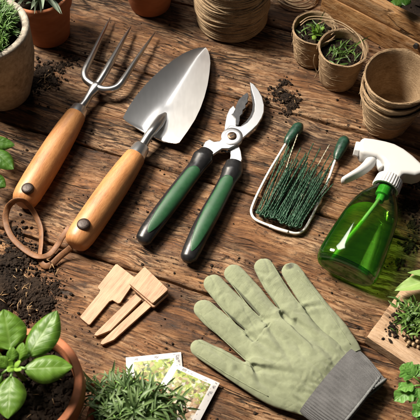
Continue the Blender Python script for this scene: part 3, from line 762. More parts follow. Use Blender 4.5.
grip([(234.5, 163, 1.2), (232, 172, 1.2), (227.5, 181, 1.2), (220, 195.5, 1.2), (210.5, 213, 1.2), (201, 231, 1.15), (193, 248, 1.1), (188.5, 258, 1.05), (187, 262, 1.0)], [1.2, 1.48, 1.22, 1.26, 1.36, 1.36, 1.28, 1.12, 0.55], pru, (0.22, 0.82, 0, 10), 2)

# ------------------------------------------------------------------ wire frame with green grips and its bundle of ties
wc = P(290, 190, 0)
wf = thing('wire_tie_frame', 'white U-shaped wire frame with two dark green grips', 'wire frame', (wc.x, wc.y, 0))
wp = [(288, 141, 0.9), (285, 145, 0.8), (279, 155, 0.6), (270, 170, 0.5), (260, 189, 0.45), (253.2, 204, 0.45), (251.3, 212, 0.45), (254.5, 218.5, 0.45), (263, 223.2, 0.45), (279, 229, 0.45), (293, 233, 0.45), (300.5, 232.4, 0.45), (306, 227, 0.45), (312, 216, 0.45), (318.5, 203, 0.45), (324, 191, 0.45), (329, 178, 0.5), (333.5, 165, 0.7), (336, 158, 0.85)]
MB().sweep(spline([P(*p) for p in wp], 8), 0.19, seg=12).build('frame_wire', M['frame_wire'], wf, True, 0)
MB().sweep(spline([P(*p) for p in ((270, 225.8, 0.55), (276, 228.4, 0.6), (283, 230.6, 0.6), (288, 232, 0.55))], 5), 0.24, seg=10).build('wire_splice', M['frame_wire'], wf, True, 0)
for g in (((286.2, 144, 0.9), (288.5, 140, 1.0), (293.5, 133.5, 1.05), (298, 127.8, 1.05), (300.5, 125, 0.95)), ((336, 160, 0.9), (337.8, 155, 1.0), (341, 148, 1.05), (344, 141.5, 1.05), (345.3, 138.5, 0.95))):
    MB().sweep(spline([P(*p) for p in g], 6), resamp([0.38, 0.66, 0.84, 0.86, 0.5], 25), seg=20).build('grip', M['dk_grip'], wf, True, 50)
ties = []
for var in range(6):
    L = 10.0; n = 56; b = MB(); rr = random.Random(var)
    bend = rr.uniform(-0.12, 0.12); z2 = rr.uniform(0.0, 0.3)
    ph = rr.random() * 6
    for s in (0, 1):           # two twisted strands joined in a hairpin at the foot
        pts = []
        for i in range(n + 1):
            t = i / n; tw = 0.038 * math.cos(t * 44 + ph + s * math.pi) + (0.16 * (1 - 2 * s) * max(0, 1 - t * 9)); tz = 0.038 * math.sin(t * 44 + ph + s * math.pi)
            pts.append((t * L, tw + bend * math.sin(t * math.pi), 0.2 + tz * min(1, t * 8) + z2 * t))
        b.sweep(pts, [0.056] * n + [0.03], seg=5)
    b.sweep(spline([(0.0, 0.16, 0.2), (-0.22, 0.12, 0.2), (-0.3, 0, 0.2), (-0.22, -0.12, 0.2), (0, -0.16, 0.2)], 3), 0.1, seg=6)
    me = b.mesh('plant_tie'); me.materials.append(M['tie']); me.polygons.foreach_set('use_smooth', [True] * len(me.polygons)); ties.append(me)
    if var == 0:
        pale = me.copy(); pale.materials.clear(); pale.materials.append(M['tie_pale'])
NT_ = 84
for i in range(NT_):
    f = (i % 28) / 27; lay = i // 28
    bu, bv = lerp(258.5, 299, f) + R.uniform(-1.2, 1.2), lerp(212.5, 227, f) + R.uniform(-2, 1.5)
    tu, tv = lerp(281, 328, f) + R.uniform(-3.5, 3.5), lerp(162, 178, f) + R.uniform(-9, 14)
    if R.random() < 0.4: dd_ = R.uniform(4, 19); tv -= dd_; tu += dd_ * 0.5
    z0 = 0.12 + lay * 0.42 + R.uniform(0, 0.3); z1 = 0.15 + lay * 0.5 + R.uniform(0, 0.6)
    a, e = P(bu, bv, z0), P(tu, tv, z1); d = e - a
    pl = i in (30, 47)
    if pl: e = P(*((298.5, 136, 1.3) if i == 30 else (329.5, 146.5, 1.4))); a = P(*((284, 178, 1.2) if i == 30 else (303, 196, 1.2))); d = e - a
    o = inst(pale if pl else ties[i % 6], 'plant_tie', None, frame(a, d, Vector((0, 0, 1)), R.uniform(-0.6, 0.6)) @ Matrix.Diagonal((d.length / 10.0, 1, 1, 1)),
             'pale bare-ended tie jutting out of the green bundle beside the left grip' if i == 30 else 'pale bare-ended tie jutting out of the green bundle near the right grip' if i == 47 else 'thin dark green twisted tie bundled inside the white wire frame', 'plant tie', 'green plant ties in the wire frame')

# ------------------------------------------------------------------ spray bottle, lying down
bc = P(350, 250, 0)
sb = thing('spray_bottle', 'translucent green spray bottle with white trigger head lying half full', 'spray bottle', (bc.x, bc.y, 0))
ZB, ZN = 3.0, 3.6
a0 = P(344.5, 271.5, ZB); a1 = P(385.5, 188.5, ZN); ax = (a1 - a0); AL = ax.length; ax.normalize()
lat = ax.cross(Vector((0, 0, 1))).normalized(); upn = lat.cross(ax)
prof = [(0.0, 0.0, 0.0), (0.0, 3.3, 2.0), (0.015, 3.75, 2.45), (0.04, 4.02, 2.75), (0.09, 4.12, 2.9), (0.2, 4.08, 2.9), (0.4, 3.85, 2.8), (0.56, 3.62, 2.65), (0.70, 3.3, 2.45), (0.80, 2.86, 2.2), (0.88, 2.25, 1.9), (0.94, 1.72, 1.6), (0.975, 1.5, 1.48), (1.04, 1.42, 1.42)]
def ring(t, ra, rb, seg=56, clip=None):
    c = a0 + ax * (AL * t); out = []
    for k in range(seg):
        an = 2 * math.pi * k / seg; ca, sa = math.cos(an), math.sin(an); e = 0.82
        p = c + lat * (math.copysign(abs(ca) ** e, ca) * ra) + upn * (math.copysign(abs(sa) ** e, sa) * rb)
        if clip is not None and p.z > clip: p = p + upn * ((clip - p.z) / upn.z)
        out.append(p)
    return out
def rings(mb, pr, seg=56, clip=None, capend=False):
    vs = []; fs = []
    for t, a, b_ in pr: vs += ring(t, a, b_, seg, clip)
    for i in range(len(pr) - 1):
        for k in range(seg): fs.append((i * seg + k, i * seg + (k + 1) % seg, (i + 1) * seg + (k + 1) % seg, (i + 1) * seg + k))
    if capend: fs.append(tuple((len(pr) - 1) * seg + k for k in range(seg)))
    mb.add(vs, fs)
def dense(pr, n=40):
    q = spline([Vector(p) for p in pr], 4); return [(p.x, max(p.y, 0.001), max(p.z, 0.001)) for p in q]
WALL = 0.14
inner = [(max(t, WALL / AL * 2.2) if i < 3 else t, max(0, a - WALL), max(0, b_ - WALL)) for i, (t, a, b_) in enumerate(prof)]
outer = dense(prof); inn = dense(inner)
mb = MB(); rings(mb, outer + list(reversed(inn)))
mb.build('bottle_body', M['bottle'], sb, True, 60)
mb = MB(); rings(mb, [(0.006, 0.001, 0.001), (0.006, 3.2, 1.9), (0.02, 3.62, 2.32), (0.036, 3.82, 2.56), (0.040, 3.6, 2.3), (0.034, 0.001, 0.001)])
mb.build('base', M['heel'], sb, True, 50)
LEVEL = 3.6
liq = [(t - (0.012 if t < 0.03 else 0), a * 1.012 if a > 0.5 else a, b_ * 1.012 if b_ > 0.5 else b_) for i, (t, a, b_) in enumerate(inn)]
mb = MB()
lp = [(t, a, b_) for (t, a, b_) in liq if t < 0.90]
# the surface closes towards the shoulder
tl = 0.72; lp = [(t, a * math.sqrt(max(0.0, 1 - max(0, (t - 0.50) / (0.80 - 0.50)) ** 3)), b_) for (t, a, b_) in lp if t < 0.80] + [(0.80, 0.001, 0.5)]
rings(mb, lp, clip=LEVEL, capend=True)
mb.build('liquid', M['liquid'], sb, True, 40)
tp = [a0 + ax * (AL * 1.0) + upn * 0.1, a0 + ax * (AL * 0.85) + upn * 0.3 - lat * 0.1, a0 + ax * (AL * 0.6) - lat * 0.7 + upn * 0.1, a0 + ax * (AL * 0.3) - lat * 1.7 - upn * 0.6, a0 + ax * (AL * 0.10) - lat * 2.3 - upn * 1.2]
MB().sweep(spline(tp, 8), 0.26, seg=12).build('dip_tube', M['tube'], sb, True, 0)
v0 = a0 + ax * (AL * 0.87)
MB().sweep([v0 - ax * 0.5, v0 - ax * 0.45, v0 + ax * 0.4, v0 + ax * 0.5, v0 + ax * 2.0], [0.4, 0.55, 0.6, 0.95, 1.0], seg=24).build('valve', M['valve'], sb, True, 40)
# collar with grip ribs
cb = MB(); vs = []; fs = []; NS = 120; c0 = a0 + ax * (AL * 1.0)
cp = [(-0.05, 1.50, 0), (-0.05, 1.78, 0), (0.1, 1.86, 1), (1.5, 1.78, 1), (1.72, 1.66, 0), (1.78, 1.2, 0)]
for s, r, rib in cp:
    for k in range(NS):
        an = 2 * math.pi * k / NS; rr = r * (1 + (0.028 * (1 if (k % 4) < 2 else -1) if rib else 0))
        vs.append(c0 + ax * s + lat * (math.cos(an) * rr) + upn * (math.sin(an) * rr))
for i in range(len(cp) - 1):
    for k in range(NS): fs.append((i * NS + k, i * NS + (k + 1) % NS, (i + 1) * NS + (k + 1) % NS, (i + 1) * NS + k))
fs.append(tuple((len(cp) - 1) * NS + k for k in range(NS)))
cb.add(vs, fs).build('collar', M['white'], sb, True, 30)
def blob(name, poly, zc, half, parent, bevel, seg=5, mat=None):
    return MB().prism([P(u, v, zc) for u, v in poly], zc - half, zc + half).build(name, mat or M['white'], parent, True, 30, bevel=bevel, bseg=seg)
head = [(359.6, 143.6), (363, 142.6), (372, 143.6), (384, 146), (393, 148.6), (402, 153.4), (411, 160.2), (419.5, 168.2), (423.5, 173), (421, 178.2), (413, 180), (406, 178.6), (401.5, 178.8), (397.5, 185), (381.5, 178), (384.5, 169.5), (381, 164.5), (375, 160.6), (367, 159.5), (359.8, 157.6), (357.4, 151)]
blob('spray_head', head, 3.7, 1.35, sb, 0.75, 6)
noz = [(355.2, 144.2), (360.2, 143.4), (361, 157.8), (356, 157)]
n0 = P(363.5, 150.8, 3.7); n1 = P(354.2, 148.6, 3.7); nd = (n1 - n0).normalized()
MB().sweep([n0, n0 + nd * 0.55, n0 + nd * 0.6, n1 - nd * 0.08, n1, n1 + nd * 0.001], [1.0, 1.0, 1.12, 1.06, 0.95, 0.3], seg=8).build('nozzle', M['white'], sb, True, 30, bevel=0.06)
tr = spline([P(u, v, 3.6) for u, v in ((374, 157), (370.5, 162), (366, 167), (359, 172.3), (351, 176.8), (343.5, 180.6), (341.8, 181.6))], 6)
MB().sweep(tr, resamp([0.75, 0.8, 0.72, 0.6, 0.52, 0.42, 0.15], len(tr)), resamp([0.85, 0.95, 0.95, 0.95, 0.9, 0.75, 0.3], len(tr)), seg=20).build('trigger', M['white'], sb, True, 0)
st = [P(u, v, 3.6) for u, v in ((376.5, 159), (379, 165), (381.5, 169))]
MB().sweep(spline(st, 4), 0.45, 0.7, seg=14).build('piston', M['white'], sb, True, 0)

# ------------------------------------------------------------------ cotton gloves
def glove(name, label, digits, palm, zoff, voxel=0.115, seed=0.0, squash=0.62, slits=()):
    mb = MB()
    for pts, rad in digits:
        zz = [zoff] * len(pts)
        q = spline([P(u, v, zoff + 0.8) for (u, v) in pts], 6); n = len(q); rr = resamp(rad, n)
        k = PX(*pts[0], 0.8) * 1.085
        r = [x * k for x in rr]; q = [Vector((p.x, p.y, zoff + rx * squash)) for p, rx in zip(q, r)]
        # rounded tip
        d = (q[0] - q[1]).normalized()
        tip = [q[0] + d * (r[0] * f) for f in (0.98, 0.86, 0.6, 0.3)]; tr_ = [r[0] * g for g in (0.2, 0.5, 0.8, 0.95)]
        mb.sweep(tip + q, tr_ + r, [x * squash for x in tr_ + r], seg=20)
    pp, pr, pz = palm
    q = spline([P(u, v, zoff + 0.8) for u, v in pp], 6); n = len(q); k = PX(*pp[0], 0.8)
    r = [x * k for x in resamp(pr, n)]; h = resamp(pz, n)
    mb.sweep([Vector((p.x, p.y, zoff + hh)) for p, hh in zip(q, h)], r, h, seg=40)
    me = mb.mesh('tmp'); o = bpy.data.objects.new('tmp', me); COL.objects.link(o)
    m = o.modifiers.new('r', 'REMESH'); m.mode = 'VOXEL'; m.voxel_size = voxel * S
    cut = None
    if slits:                  # keep touching fingers apart, down to the web
        cb = MB()
        for ln in slits:
            q = [P(u, v, 0.9) for u, v in ln]; n = len(q); L_ = []; R_ = []
            for i in range(n):
                d = (q[min(i + 1, n - 1)] - q[max(i - 1, 0)]).normalized(); sd = Vector((-d.y, d.x, 0)) * (0.19 if i < n - 1 else 0.07); L_.append(q[i] + sd); R_.append(q[i] - sd)
            cb.prism([(p.x, p.y) for p in L_ + R_[::-1]], -1.0, 4.0)
        cut = bpy.data.objects.new('cut', cb.mesh('cut')); COL.objects.link(cut)
        bm_ = o.modifiers.new('b', 'BOOLEAN'); bm_.operation = 'DIFFERENCE'; bm_.solver = 'EXACT'; bm_.object = cut
        m2 = o.modifiers.new('r2', 'REMESH'); m2.mode = 'VOXEL'; m2.voxel_size = 0.09 * S
    s = o.modifiers.new('s', 'SMOOTH'); s.factor = 0.5; s.iterations = 3
    dg = bpy.context.evaluated_depsgraph_get(); me2 = bpy.data.meshes.new_from_object(o.evaluated_get(dg)); bpy.data.objects.remove(o)
    if cut: bpy.data.objects.remove(cut)
    return me2
# creases: (u, v, direction deg in picture, length px, width px, depth cm)
CR = []
def add_crease(u0, v0, u1, v1, wd=0.5, dp=0.14):
    CR.append((P(u0, v0, 1.0), P(u1, v1, 1.0), wd, dp))
for c_ in ((253, 367, 268, 377, .5, .22), (253, 368, 262, 392, .45, .16), (250, 366, 243, 372, .4, .1), (248, 334, 262, 338, .45, .14), (265, 321, 281, 322, .45, .12), (281, 313, 292, 325, .45, .14), (305, 308, 322, 306, .4, .2), (306, 309, 316, 322, .45, .2),
           
           (228, 350, 241, 343, .5, .08), (215, 352, 226, 366, .5, .07), (236, 322, 246, 312, .5, .09), (218, 300, 228, 290, .4, .07), (246, 296, 254, 286, .5, .08), (270, 284, 280, 276, .4, .08), (262, 283, 272, 290, .45, .16), (262, 350, 284, 372, .8, .12), (276, 340, 296, 352, .9, .12)):
    add_crease(*c_)
for c_ in ((284, 318, 338, 366, .7, .2), (256, 371, 292, 384, .6, .2), (254, 372, 276, 402, .6, .2), (300, 330, 330, 358, .8, .16), (262, 340, 300, 368, .9, .16), (270, 334, 310, 362, .8, .14), (238, 372, 262, 388, .6, .14), (256, 369, 300, 379, .45, .18), (270, 330, 288, 362, .5, .16), (296, 324, 318, 362, .45, .18), (282, 316, 304, 344, .4, .2), (250, 338, 276, 356, .45, .18)):
    add_crease(*c_[:5], c_[5] * 1.5)
def ruffle(me, seed, amp=1.0, creases=True):
    n = len(me.vertices); co = np.empty(n * 3); me.vertices.foreach_get('co', co); co = co.reshape(-1, 3) / S
    nm = np.empty(n * 3); me.vertices.foreach_get('normal', nm); nm = nm.reshape(-1, 3)
    d = np.empty(n); N = noise.noise
    for i in range(n):
        x, y = co[i, 0], co[i, 1]
        q = 0.24 * N(Vector((x * 0.28 + seed, y * 0.28, 2.0))) + 0.06 * N(Vector((x * 0.7 + seed, y * 0.7, 5.0)))
        rd = abs(N(Vector(((x * 0.62 + y * 0.5) * 0.75 + seed, (y * 0.62 - x * 0.5) * 0.32, 9.0))))
        r2 = abs(N(Vector(((x * 0.62 - y * 0.7) * 0.9 + seed, (y * 0.7 + x * 0.6) * 0.5, 19.0))))
        q -= 0.10 * (0.22 - min(rd, 0.22)) / 0.22 + 0.022 * (0.16 - min(r2, 0.16)) / 0.16
        d[i] = q + 0.03 * N(Vector((x * 2.3, y * 2.3, seed)))
    if creases:
        for a, b_, wd, dp in CR:
            abx, aby = b_.x - a.x, b_.y - a.y
            t = np.clip(((co[:, 0] - a.x) * abx + (co[:, 1] - a.y) * aby) / (abx * abx + aby * aby), 0, 1)
            g = np.hypot(co[:, 0] - (a.x + abx * t), co[:, 1] - (a.y + aby * t)) / wd
            fade = np.sin(np.pi * np.minimum(1, 0.15 + 0.85 * (1 - t)) * 0.5)
            d += fade * dp * (-np.exp(-(g * 1.5) ** 2) + 0.55 * np.exp(-((g - 1.5) * 1.5) ** 2))
    d = np.clip(d, -0.30, 0.30)
    W_, V_ = P(324.5, 383.5, 0), P(262, 336, 0); dx, dy = V_.x - W_.x, V_.y - W_.y; L_ = math.hypot(dx, dy)
    near = np.clip(1 - ((co[:, 0] - W_.x) * dx + (co[:, 1] - W_.y) * dy) / L_ / 0.7, 0, 1)
    d = d * (1 - near) - 0.16 * near
    nz = np.maximum(0, nm[:, 2])
    co += nm * (d * amp * (0.12 + 0.88 * nz))[:, None]
    co[:, 2] = np.maximum(co[:, 2], 0.03)
    me.vertices.foreach_set('co', (co * S).ravel()); me.update()
SLITS = [[(203, 291), (212, 301), (223, 312), (236, 323.5), (248, 333)], [(216, 270), (226, 281.5), (237, 292.5), (250, 306.5), (263, 320)], [(246, 267), (253, 277), (261, 287.5), (271, 300), (281, 312.5)]]
DG = {
 'a': ([(199.5, 347.5), (210, 354), (221, 360.5), (246, 376.5), (275, 393), (305, 402)], [8.6, 9.6, 10.2, 11.2, 12.5, 13]),
 'b': ([(203.5, 308.5), (213, 318), (224.5, 327), (243, 342.5), (265, 362), (300, 378)], [9.5, 10.0, 10.1, 9.6, 10, 13]),
 'c': ([(213.5, 283.5), (222, 293), (237, 309.5), (254.5, 326.5), (275, 348), (305, 372)], [9.5, 10.0, 10.1, 9.6, 10.5, 14]),
 'd': ([(234, 273.5), (244, 285.5), (257, 300.5), (271, 316.5), (288, 340), (312, 362)], [9.5, 10.0, 10.2, 9.6, 10.5, 14]),
 'e': ([(264, 267), (272.5, 282), (284, 299.5), (293.5, 312.5), (311, 336), (328, 355)], [9.4, 9.9, 10.0, 9.9, 11, 13]),
}
for k_ in range(13):           # gathers where the fabric meets the knit cuff
    f_ = (k_ + 0.5) / 13; u_, v_ = lerp(299, 357, f_), lerp(408, 361, f_); ln = 10 + 14 * abs(noise.noise(Vector((k_ * 1.7, 2, 3)))) * 1.6
    an_ = math.radians(218 + 14 * noise.noise(Vector((k_ * 2.3, 7, 1))))
    CR.append((P(u_, v_, 1.0), P(u_ + math.cos(an_) * ln, v_ + math.sin(an_) * ln, 1.0), 0.34, 0.24))
gl_c = P(275, 345, 0)
def cuff_geo(c0, c1, w0, w1, h0, h1, z0, ribs, parent, name='cuff', back=6):
    """ribbed knit tube, open at the far end: outside, rolled hem, inside"""
    A, Bq = P(*c0, z0), P(*c1, z0); A.z = Bq.z = 0; d = (Bq - A); L = d.length; d.normalize(); sd = d.cross(Vector((0, 0, 1)))
    k = PX(*c0, 0.8); NS = ribs * 4; NR = 12; vs = []; fs = []; uvs = []
    seq = [(t / NR, 0) for t in range(NR + 1)] + [(1.0, 1), (0.97, 2)] + [(1 - t / 6 * 0.85, 3) for t in range(7)]
    for t, st in seq:
        wd = lerp(w0, w1, t) * k; h = lerp(h0, h1, t)
        bul = 1 + 0.03 * math.sin(math.pi * t)
        ins = {0: 0.0, 1: -0.14, 2: -0.26, 3: -0.30}[st]
        for j in range(NS):
            an = 2 * math.pi * j / NS; ca, sa = math.cos(an), math.sin(an)
            rib = (0.07 if j % 4 in (0, 1) else -0.07) * min(1.0, t * 9) if st in (0, 3) else 0.0
            e = 0.9
            x = math.copysign(abs(ca) ** e, ca) * (wd * bul + ins + rib); z = math.copysign(abs(sa) ** e, sa) * (h * bul + ins + rib)
            bow = 0.9 * (1 - ca * ca) * (t - 0.4)
            wv = 0.12 * noise.noise(Vector((x * 0.5, t * 2.5, 3.0 + z0))) + 0.05 * noise.noise(Vector((x * 1.3, t * 4, 8.0)))
            p = A + d * (L * t + (0.10 * math.sin(st) if st else 0) + bow * 0.25) + sd * x; p.z = max(0.03, z0 + h + z + wv * (1 if sa > 0 else 0))
            vs.append(p); uvs.append((t, j / NS))
    n = len(seq)
    for i in range(n - 1):
        for j in range(NS): fs.append((i * NS + j, i * NS + (j + 1) % NS, (i + 1) * NS + (j + 1) % NS, (i + 1) * NS + j))
    o = MB().add(vs, fs, uvs).build(name, M['cuff'], parent, True, 0)
    # overlocked hem
    hem = [vs[NR * NS + j] for j in range(0, NS, 2)]
    MB().sweep(hem, 0.17, seg=8, closed=True).build('hem', M['cuff_edge'], o, True, 0)
    lin = MB(); k0 = (n - 1) * NS
    inn_ = [v + d * 0.0 for v in vs[k0:k0 + NS]]
    lin.add(inn_ + [v + (A + d * (L * 0.05) - v) * 0.35 - d * 0.3 for v in inn_], [(j, (j + 1) % NS, NS + (j + 1) % NS, NS + j) for j in range(NS)] + [tuple(NS + j for j in range(NS))])
    lin.build('lining', M['lining'], o, True, 0)
    return o
def seam_on(me_obj_mesh, org, lines, parent, name, mat, r=0.055, lift=0.0, dash=False):
    bv = BVHTree.FromPolygons([(v.co / S) for v in me_obj_mesh.vertices], [tuple(p.vertices) for p in me_obj_mesh.polygons])
    b = MB()
    for ln in lines:
        q = spline([P(u, v, 1.3) for u, v in ln], 10); out = []
        for p in q:
            h = bv.ray_cast(Vector((p.x, p.y, 8)), Vector((0, 0, -1)))
            if h[0] is not None and h[0].z > 0.2: out.append(h[0] + Vector((0, 0, lift)))
        if len(out) > 4: b.sweep(out, r, seg=6)
    b.build(name, mat, parent, True, 0)
def make_glove(name, label, keys, extra, palm, zoff, seed, creases, cuff, seams, webs, squash=0.54):
    root = thing(name, label, 'glove', (gl_c.x, gl_c.y, 0), 'sage green gardening gloves lying one on the other')
    me = glove(name, label, [DG[k] for k in keys] + extra, palm, zoff, seed=seed, squash=squash, slits=SLITS if creases == 2 else ())
    ruffle(me, seed, 1.0, creases)
    w_ = bpy.data.meshes.new('fabric'); w_.from_pydata([v.co - gl_c * S for v in me.vertices], [], [tuple(p.vertices) for p in me.polygons])
    o = bpy.data.objects.new('fabric', w_); COL.objects.link(o); o.parent = root; ORG[o.name] = gl_c.copy()
    finish(o, M['glove'], True, 0)
    seam_on(me, gl_c, seams, root, 'seam', M['thread'], 0.06, 0.0)
    if webs: seam_on(me, gl_c, webs, root, 'stitch', M['thread_dark'], 0.05, 0.0)
    c_ = cuff_geo(*cuff, root)
    return root
gc = make_glove('gardening_glove', 'sage green cotton glove with five fingers fanned out and grey knit cuff, the upper one', 'abcde', [],
    ([(262, 336), (278, 349), (296, 362), (312, 374), (326, 385), (332, 390)], [28, 38, 41, 42, 40, 38], [0.85, 1.05, 1.15, 1.2, 1.08, 0.9]), 0.25, 3.0, 2,
    ((324.5, 383.5), (356, 408.5), 43.0, 38, 1.33, 1.12, 0.14, 64),
    [[(197, 354), (210, 363), (227, 374), (248, 387), (268, 398)], [(200, 314), (213, 329), (229, 344), (243, 357), (252, 366)], [(209.5, 291), (220, 306), (234, 323), (246, 337)], [(229.5, 281), (240, 295), (252, 311), (262, 321)], [(258, 273), (268, 291), (279, 309)], [(272, 264), (284, 283), (296, 301), (304, 309)], [(207, 299), (222, 312), (238, 328), (247, 336)], [(196, 340.5), (214, 348.5), (234, 360.5), (251, 369)]],
    None)
g2 = make_glove('gardening_glove', 'sage green cotton glove mostly hidden beneath the other, one finger and cuff corner showing', '', [([(291.5, 271), (303, 288), (317, 308), (332, 328), (345, 348), (350, 356)], [9.4, 10.2, 11.0, 12.5, 13, 12])],
    ([(305, 300), (318, 316), (332, 340), (343, 358), (347, 365)], [8, 13, 17, 20, 20], [0.4, 0.5, 0.55, 0.65, 0.7]), 0.0, 17.0, True,
    ((342.5, 366), (366.5, 395.5), 22, 22, 0.95, 1.05, 0.02, 30),
    [[(298, 270), (311, 287), (323, 304), (336, 324), (350, 345)], [(286, 278), (296, 293), (306, 308)]], None, 0.46)

# ------------------------------------------------------------------ wooden plant labels
def tagpoly(poly, z0, z1, label, tilt=0.0):
    zz = (z0 + z1) / 2
    return MB().prism([P(u, v, zz) for u, v in poly], z0, z1).build('plant_label', M['tag'], None, True, 30, bevel=0.05, label=label, cat='plant label', group='blank wooden plant labels')
tagpoly([(115.6, 264.8), (117.5, 264.6), (135.8, 278.6), (135.9, 280.5), (120.4, 303.4), (118, 304), (112.6, 300.6), (109.5, 302), (90.2, 325), (88.6, 325.2), (80.4, 318.2), (80.4, 316.8), (99, 293.8), (100.4, 290.6), (98, 288.4), (98.2, 286.6)], 0.05, 0.38, 'flat blank wooden label with a square head and broad stem, lying clear on its own')
def pegtag(head, stake, z, label, zs):
    t = thing('plant_label', label, 'plant label', tuple(P(head[0][0], head[0][1], 0)), 'blank wooden plant labels')
    MB().prism([P(u, v, z + 0.2) for u, v in head], z, z + 0.42).build('head', M['tag'], t, True, 30, bevel=0.06)
    MB().prism([P(u, v, zs + 0.2) for u, v in stake], zs, zs + 0.42).build('stake', M['tag'], t, True, 30, bevel=0.05)
pegtag([(145.5, 272), (147, 271.6), (168.5, 293.4), (168.3, 295), (154.6, 307.6), (152.8, 307.6), (131.5, 288), (131.4, 286.2)], [(135.5, 294.5), (142, 300), (111, 331), (97.5, 336.5), (94.2, 336), (96, 333)], 0.47, 'blank wooden label with a long narrow stake, its head under the topmost head', 0.05)
pegtag([(143.8, 268), (145.4, 267.8), (168, 289.4), (167.8, 291), (153.6, 303.6), (152, 303.6), (129.6, 284.6), (129.5, 283)], [(146, 300.5), (152.5, 306), (114, 340.5), (103, 345.2), (100.6, 344.6), (101.6, 341.5)], 0.92, 'blank wooden label with a long narrow stake, its square head topmost in the pile', 0.05)

# ------------------------------------------------------------------ seed packets
def packet(tl, tr_, br, bl, z, label, seed):
    cs = [P(*p, z) for p in (bl, br, tr_, tl)]; N = 14; vs = []; fs = []; uvs = []
    for i in range(N + 1):
        for j in range(N + 1):
            u, v = i / N, j / N
            p = cs[0].lerp(cs[1], u).lerp(cs[3].lerp(cs[2], u), v)
            e = min(u, 1 - u, v, 1 - v)
            p.z = z + 0.32 * min(1, e * 5) ** 0.7 + 0.10 * noise.noise(Vector((u * 3 + seed, v * 3, seed))) * min(1, e * 8)
            vs.append(p); uvs.append((max(u, 0.0005), v))
    for i in range(N):
        for j in range(N): a = i * (N + 1) + j; fs.append((a, a + N + 1, a + N + 2, a + 1))
    n1 = len(vs); vs += [Vector((v.x, v.y, z - 0.06)) for v in vs]
    t = thing('seed_packet', label, 'seed packet', (cs[0].x, cs[0].y, z), 'printed seed packets under the herb')
    MB().add(vs[:n1], fs, uvs).build('front_print', M['print'], t, True, 0)
    bk = MB().add(vs[n1:], [tuple(reversed(f)) for f in fs])
    rim = [i * (N + 1) for i in range(N + 1)] + [N * (N + 1) + j for j in range(1, N + 1)] + [i * (N + 1) + N for i in range(N - 1, -1, -1)] + [j for j in range(N - 1, 0, -1)]
    rv_ = [vs[r] for r in rim] + [vs[n1 + r] for r in rim]; m_ = len(rim)
    bk.add(rv_, [(j, m_ + j, m_ + (j + 1) % m_, (j + 1) % m_) for j in range(m_)])
    bk.build('back_paper', M['paper'], t, True, 30)
packet((125.8, 357.5), (181, 352), (187, 412), (129, 420), 0.12, 'seed packet with a white border, lying square behind and partly under another packet', 0.0)
packet((173.5, 362.5), (219.8, 383), (194, 432), (146, 408), 0.55, 'tilted seed packet with a white border, on top and nearest the glove', 5.0)

# ------------------------------------------------------------------ twine
def loops(mb, c, n, rx, z0, z1, tube, tilt, jit, seg=64, rxy=None, rng=R):
    for i in range(n):
        z = lerp(z0, z1, (i + 0.5) / n) + rng.uniform(-0.1, 0.1); r = rx + rng.uniform(-jit, jit)
        ta, tb = rng.uniform(-tilt, tilt), rng.uniform(0, 6.28); pts = []
        for k in range(seg):
            a = 2 * math.pi * k / seg
            rr = r + 0.07 * math.sin(3 * a + tb * 3)
            pts.append(Vector((c.x + rr * math.cos(a), c.y + rr * math.sin(a), c.z + z + r * ta * math.cos(a - tb) + 0.05 * math.sin(5 * a + tb))))
        mb.sweep(pts, tube, seg=6, closed=True)
c = P(231.5, 18.5, 0)
tw = thing('twine_spool', 'fat upright spool of brown jute twine, closely wound', 'twine spool', (c.x, c.y, 0))
RT = 36.5 * PX(231, 13, 4)
MB().lathe([(0, 0.05), (RT - 0.45, 0.05), (RT - 0.25, 0.6), (RT - 0.25, 9.4), (RT - 0.6, 9.9), (1.5, 9.95), (1.5, 0.6), (0, 0.6)], 48, c).build('core', M['twine'], tw)
mb = MB()
for k in range(74):
    f = (k + 0.5) / 74; z = lerp(0.2, 9.7, f)
    rr = RT - 0.12 - 0.55 * max(0, (0.7 - z) / 0.7) ** 2 - 0.6 * max(0, (z - 9.2) / 0.5) ** 2
    loops(mb, c, 1, rr, z, z, 0.16, 0.012, 0.09)
for k in range(46):
    loops(mb, c, 1, RT + 0.08, R.uniform(2.4, 7.8), R.uniform(2.4, 7.8), 0.165, 0.3, 0.12)
mb.build('twine', M['twine'], tw, True, 0)
mb = MB(); c = P(297.5, -2.0, 0)
for k in range(5):
    pts = []; rx, ry = 3.35 - 0.28 * k + R.uniform(-.1, .1), 2.9 - 0.3 * k + R.uniform(-.1, .1); ox, oy = R.uniform(-.3, .3), R.uniform(-.2, .2); z = 0.18 + 0.26 * k
    for j in range(56):
        a = 2 * math.pi * j / 56; pts.append(Vector((c.x + ox + rx * math.cos(a), c.y + oy + ry * math.sin(a), z + 0.3 * math.sin(2 * a + k) + 0.25)))
    mb.sweep(pts, 0.15, seg=7, closed=True)
mb.build('twine_coil', M['twine'], None, True, 0, label='loose coil of twine lying beside the wooden crate', cat='twine coil')

